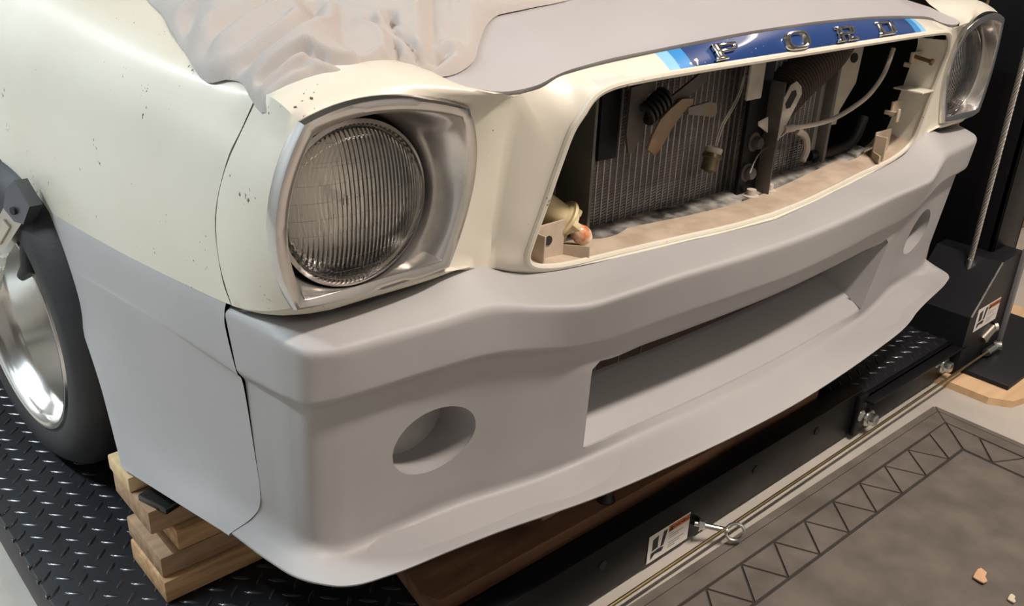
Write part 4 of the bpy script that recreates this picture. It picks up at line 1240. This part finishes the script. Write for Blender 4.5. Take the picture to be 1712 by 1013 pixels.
mat_piece('mat_base', [(0, .0), (LX, 0), (LX, LY), (0, LY)], 0, .004, MATB)
g = .0022


def rect(a0, a1, b0, b1): return [(a0, b0), (a1, b0), (a1, b1), (a0, b1)]


Z1 = .0062
# outer rims (two strips each side), mitred
for (i0, i1) in ((0, .016), (.0175, .050)):
    mat_piece('mat_rim', [(i0, i0), (LX, i0), (LX, i1), (i1, i1)], .004, Z1, MATT)
    mat_piece('mat_rim', [(i0, i0 + g * .7), (i1, i1 + g * .7), (i1, LY), (i0, LY)], .004, Z1, MATT)
B0, B1 = .0535, .128
cw = .098
# corner piece and triangles of the zigzag border
mat_piece('mat_corner', [(B0 + .003, B0), (B1 - .001, B0), (B1 + cw * .62 - .004, B1 - .003), (B1 + .001, B1 - .003)], .004, Z1, MATT)
mat_piece('mat_corner', [(B0, B0 + .003), (B0, B1 - .001), (B1 - .003, B1 + cw * .62 - .004), (B1 - .003, B1 + .001)], .004, Z1, MATT)


def tri(p, q, r, ax):
    P = [p, q, r]; c_ = (sum(x[0] for x in P) / 3, sum(x[1] for x in P) / 3)
    P = [(c_[0] + (x[0] - c_[0]) * .925, c_[1] + (x[1] - c_[1]) * .90) for x in P]
    if ax: P = [(b, a) for a, b in P]
    mat_piece('mat_triangle', P, .004, Z1, MATT)


for ax, L_ in ((0, LX), (1, LY)):
    a = B1 + .002
    while a < L_ - cw:
        tri((a, B0), (a + cw, B0), (a + cw * .62, B1), ax)
        tri((a + cw * .62, B1), (a + cw, B0), (a + cw * 1.62, B1), ax)
        a += cw
mat_piece('mat_centre', [(B1 + g, B1 + g), (LX, B1 + g), (LX, LY), (B1 + g, LY)], .004, Z1, MATT)
fm.rotation_euler = (0, 0, rot)
for (px, py, s, lbl) in ((.249, -.358, 1., 'small tan wood shaving lying on the rubber mat'), (.235, -.417, .55, 'tiny pale paint chip at the edge of the rubber mat')):
    mb = MB(); n = 9
    ps = [(s * (.020 + .006 * math.sin(3.1 * k)) * math.cos(2 * math.pi * k / n), s * (.011 + .004 * math.cos(2.3 * k)) * math.sin(2 * math.pi * k / n)) for k in range(n)]
    mb.prism(ps, .0025)
    mb.v = [(v[0], v[1], v[2] + .004 * abs(v[0]) / .02) for v in mb.v]
    o = mb.build('wood_shaving', mat('shaving', (.55, .33, .19) if s > .8 else (.55, .47, .33), .7), None, smooth=False); o.location = (px, py, FLOOR + .0068); o.rotation_euler = (0, 0, .4)
    tag(o, lbl, 'debris')

# ------------------------------------------------------------------ dark things behind the right side of the car
sh = thing('storage_rack', 'black storage rack in shadow behind the right lift post', 'rack', (1.78, 1.10, FLOOR))
for sx in (-.22, .22):
    for sy in (-.5, .5): MB().box(sx - .02, sx + .02, sy - .02, sy + .02, 0, 1.9, .003).build('rack_post', BLACKP, sh)
for z in (.12, .62, 1.12, 1.7): MB().box(-.24, .24, -.52, .52, z, z + .03, .003).build('rack_shelf', BLACKP, sh)


def loc_box(name, cx, cy, z, sx, sy, sz, m, label, cat):
    mb = MB().box(-sx / 2, sx / 2, -sy / 2, sy / 2, 0, sz, .012)
    o = mb.build(name, m, None); o.location = (cx, cy, z); return o


def crate(cx, cy, z, sx, sy, sz, m, label):
    t = thing('storage_crate', label, 'crate', (cx, cy, z), 'crates on the black storage rack')
    MB().box(-sx / 2, sx / 2, -sy / 2, sy / 2, 0, sz * .92, .012).build('body', m, t)
    MB().box(-sx / 2 - .01, sx / 2 + .01, -sy / 2 - .01, sy / 2 + .01, sz * .9, sz, .008).build('lid', m, t)
    MB().box(-sx / 2 - .018, -sx / 2, -.05, .05, sz * .55, sz * .68, .004).build('handle', RUBD, t)


DKB = mat('dark_plastic_crate', (.018, .017, .018), .5)
DKR = mat('dark_maroon', (.030, .012, .012), .5)
crate(1.78, .85, FLOOR + .15, .36, .34, .30, DKB, 'black lidded crate on the lowest shelf of the rack, nearest the post')
crate(1.78, 1.32, FLOOR + .15, .36, .42, .36, DKB, 'black lidded crate on the lowest shelf of the rack, far end')
crate(1.78, .83, FLOOR + .65, .34, .30, .28, DKR, 'dark maroon crate on the middle shelf of the rack')
crate(1.78, 1.29, FLOOR + .65, .34, .40, .34, DKB, 'black crate on the middle shelf of the rack')
tk = thing('air_tank', 'pale yellow round tank on an orange stand behind the lift post', 'tank', (2.18, .50, FLOOR))
MB().lathe([(0, .62), (.06, .61), (.12, .58), (.16, .52), (.17, .46), (.17, .80), (.16, .86), (.10, .93), (0, .96)], 36, Matrix.Translation((0, 0, .18))).build('vessel', mat('pale_yellow_paint', (.62, .52, .28), .4), tk)
MB().box(-.14, .14, -.14, .14, .0, .62, .02).build('stand', mat('orange_brown', (.42, .19, .05), .6), tk)
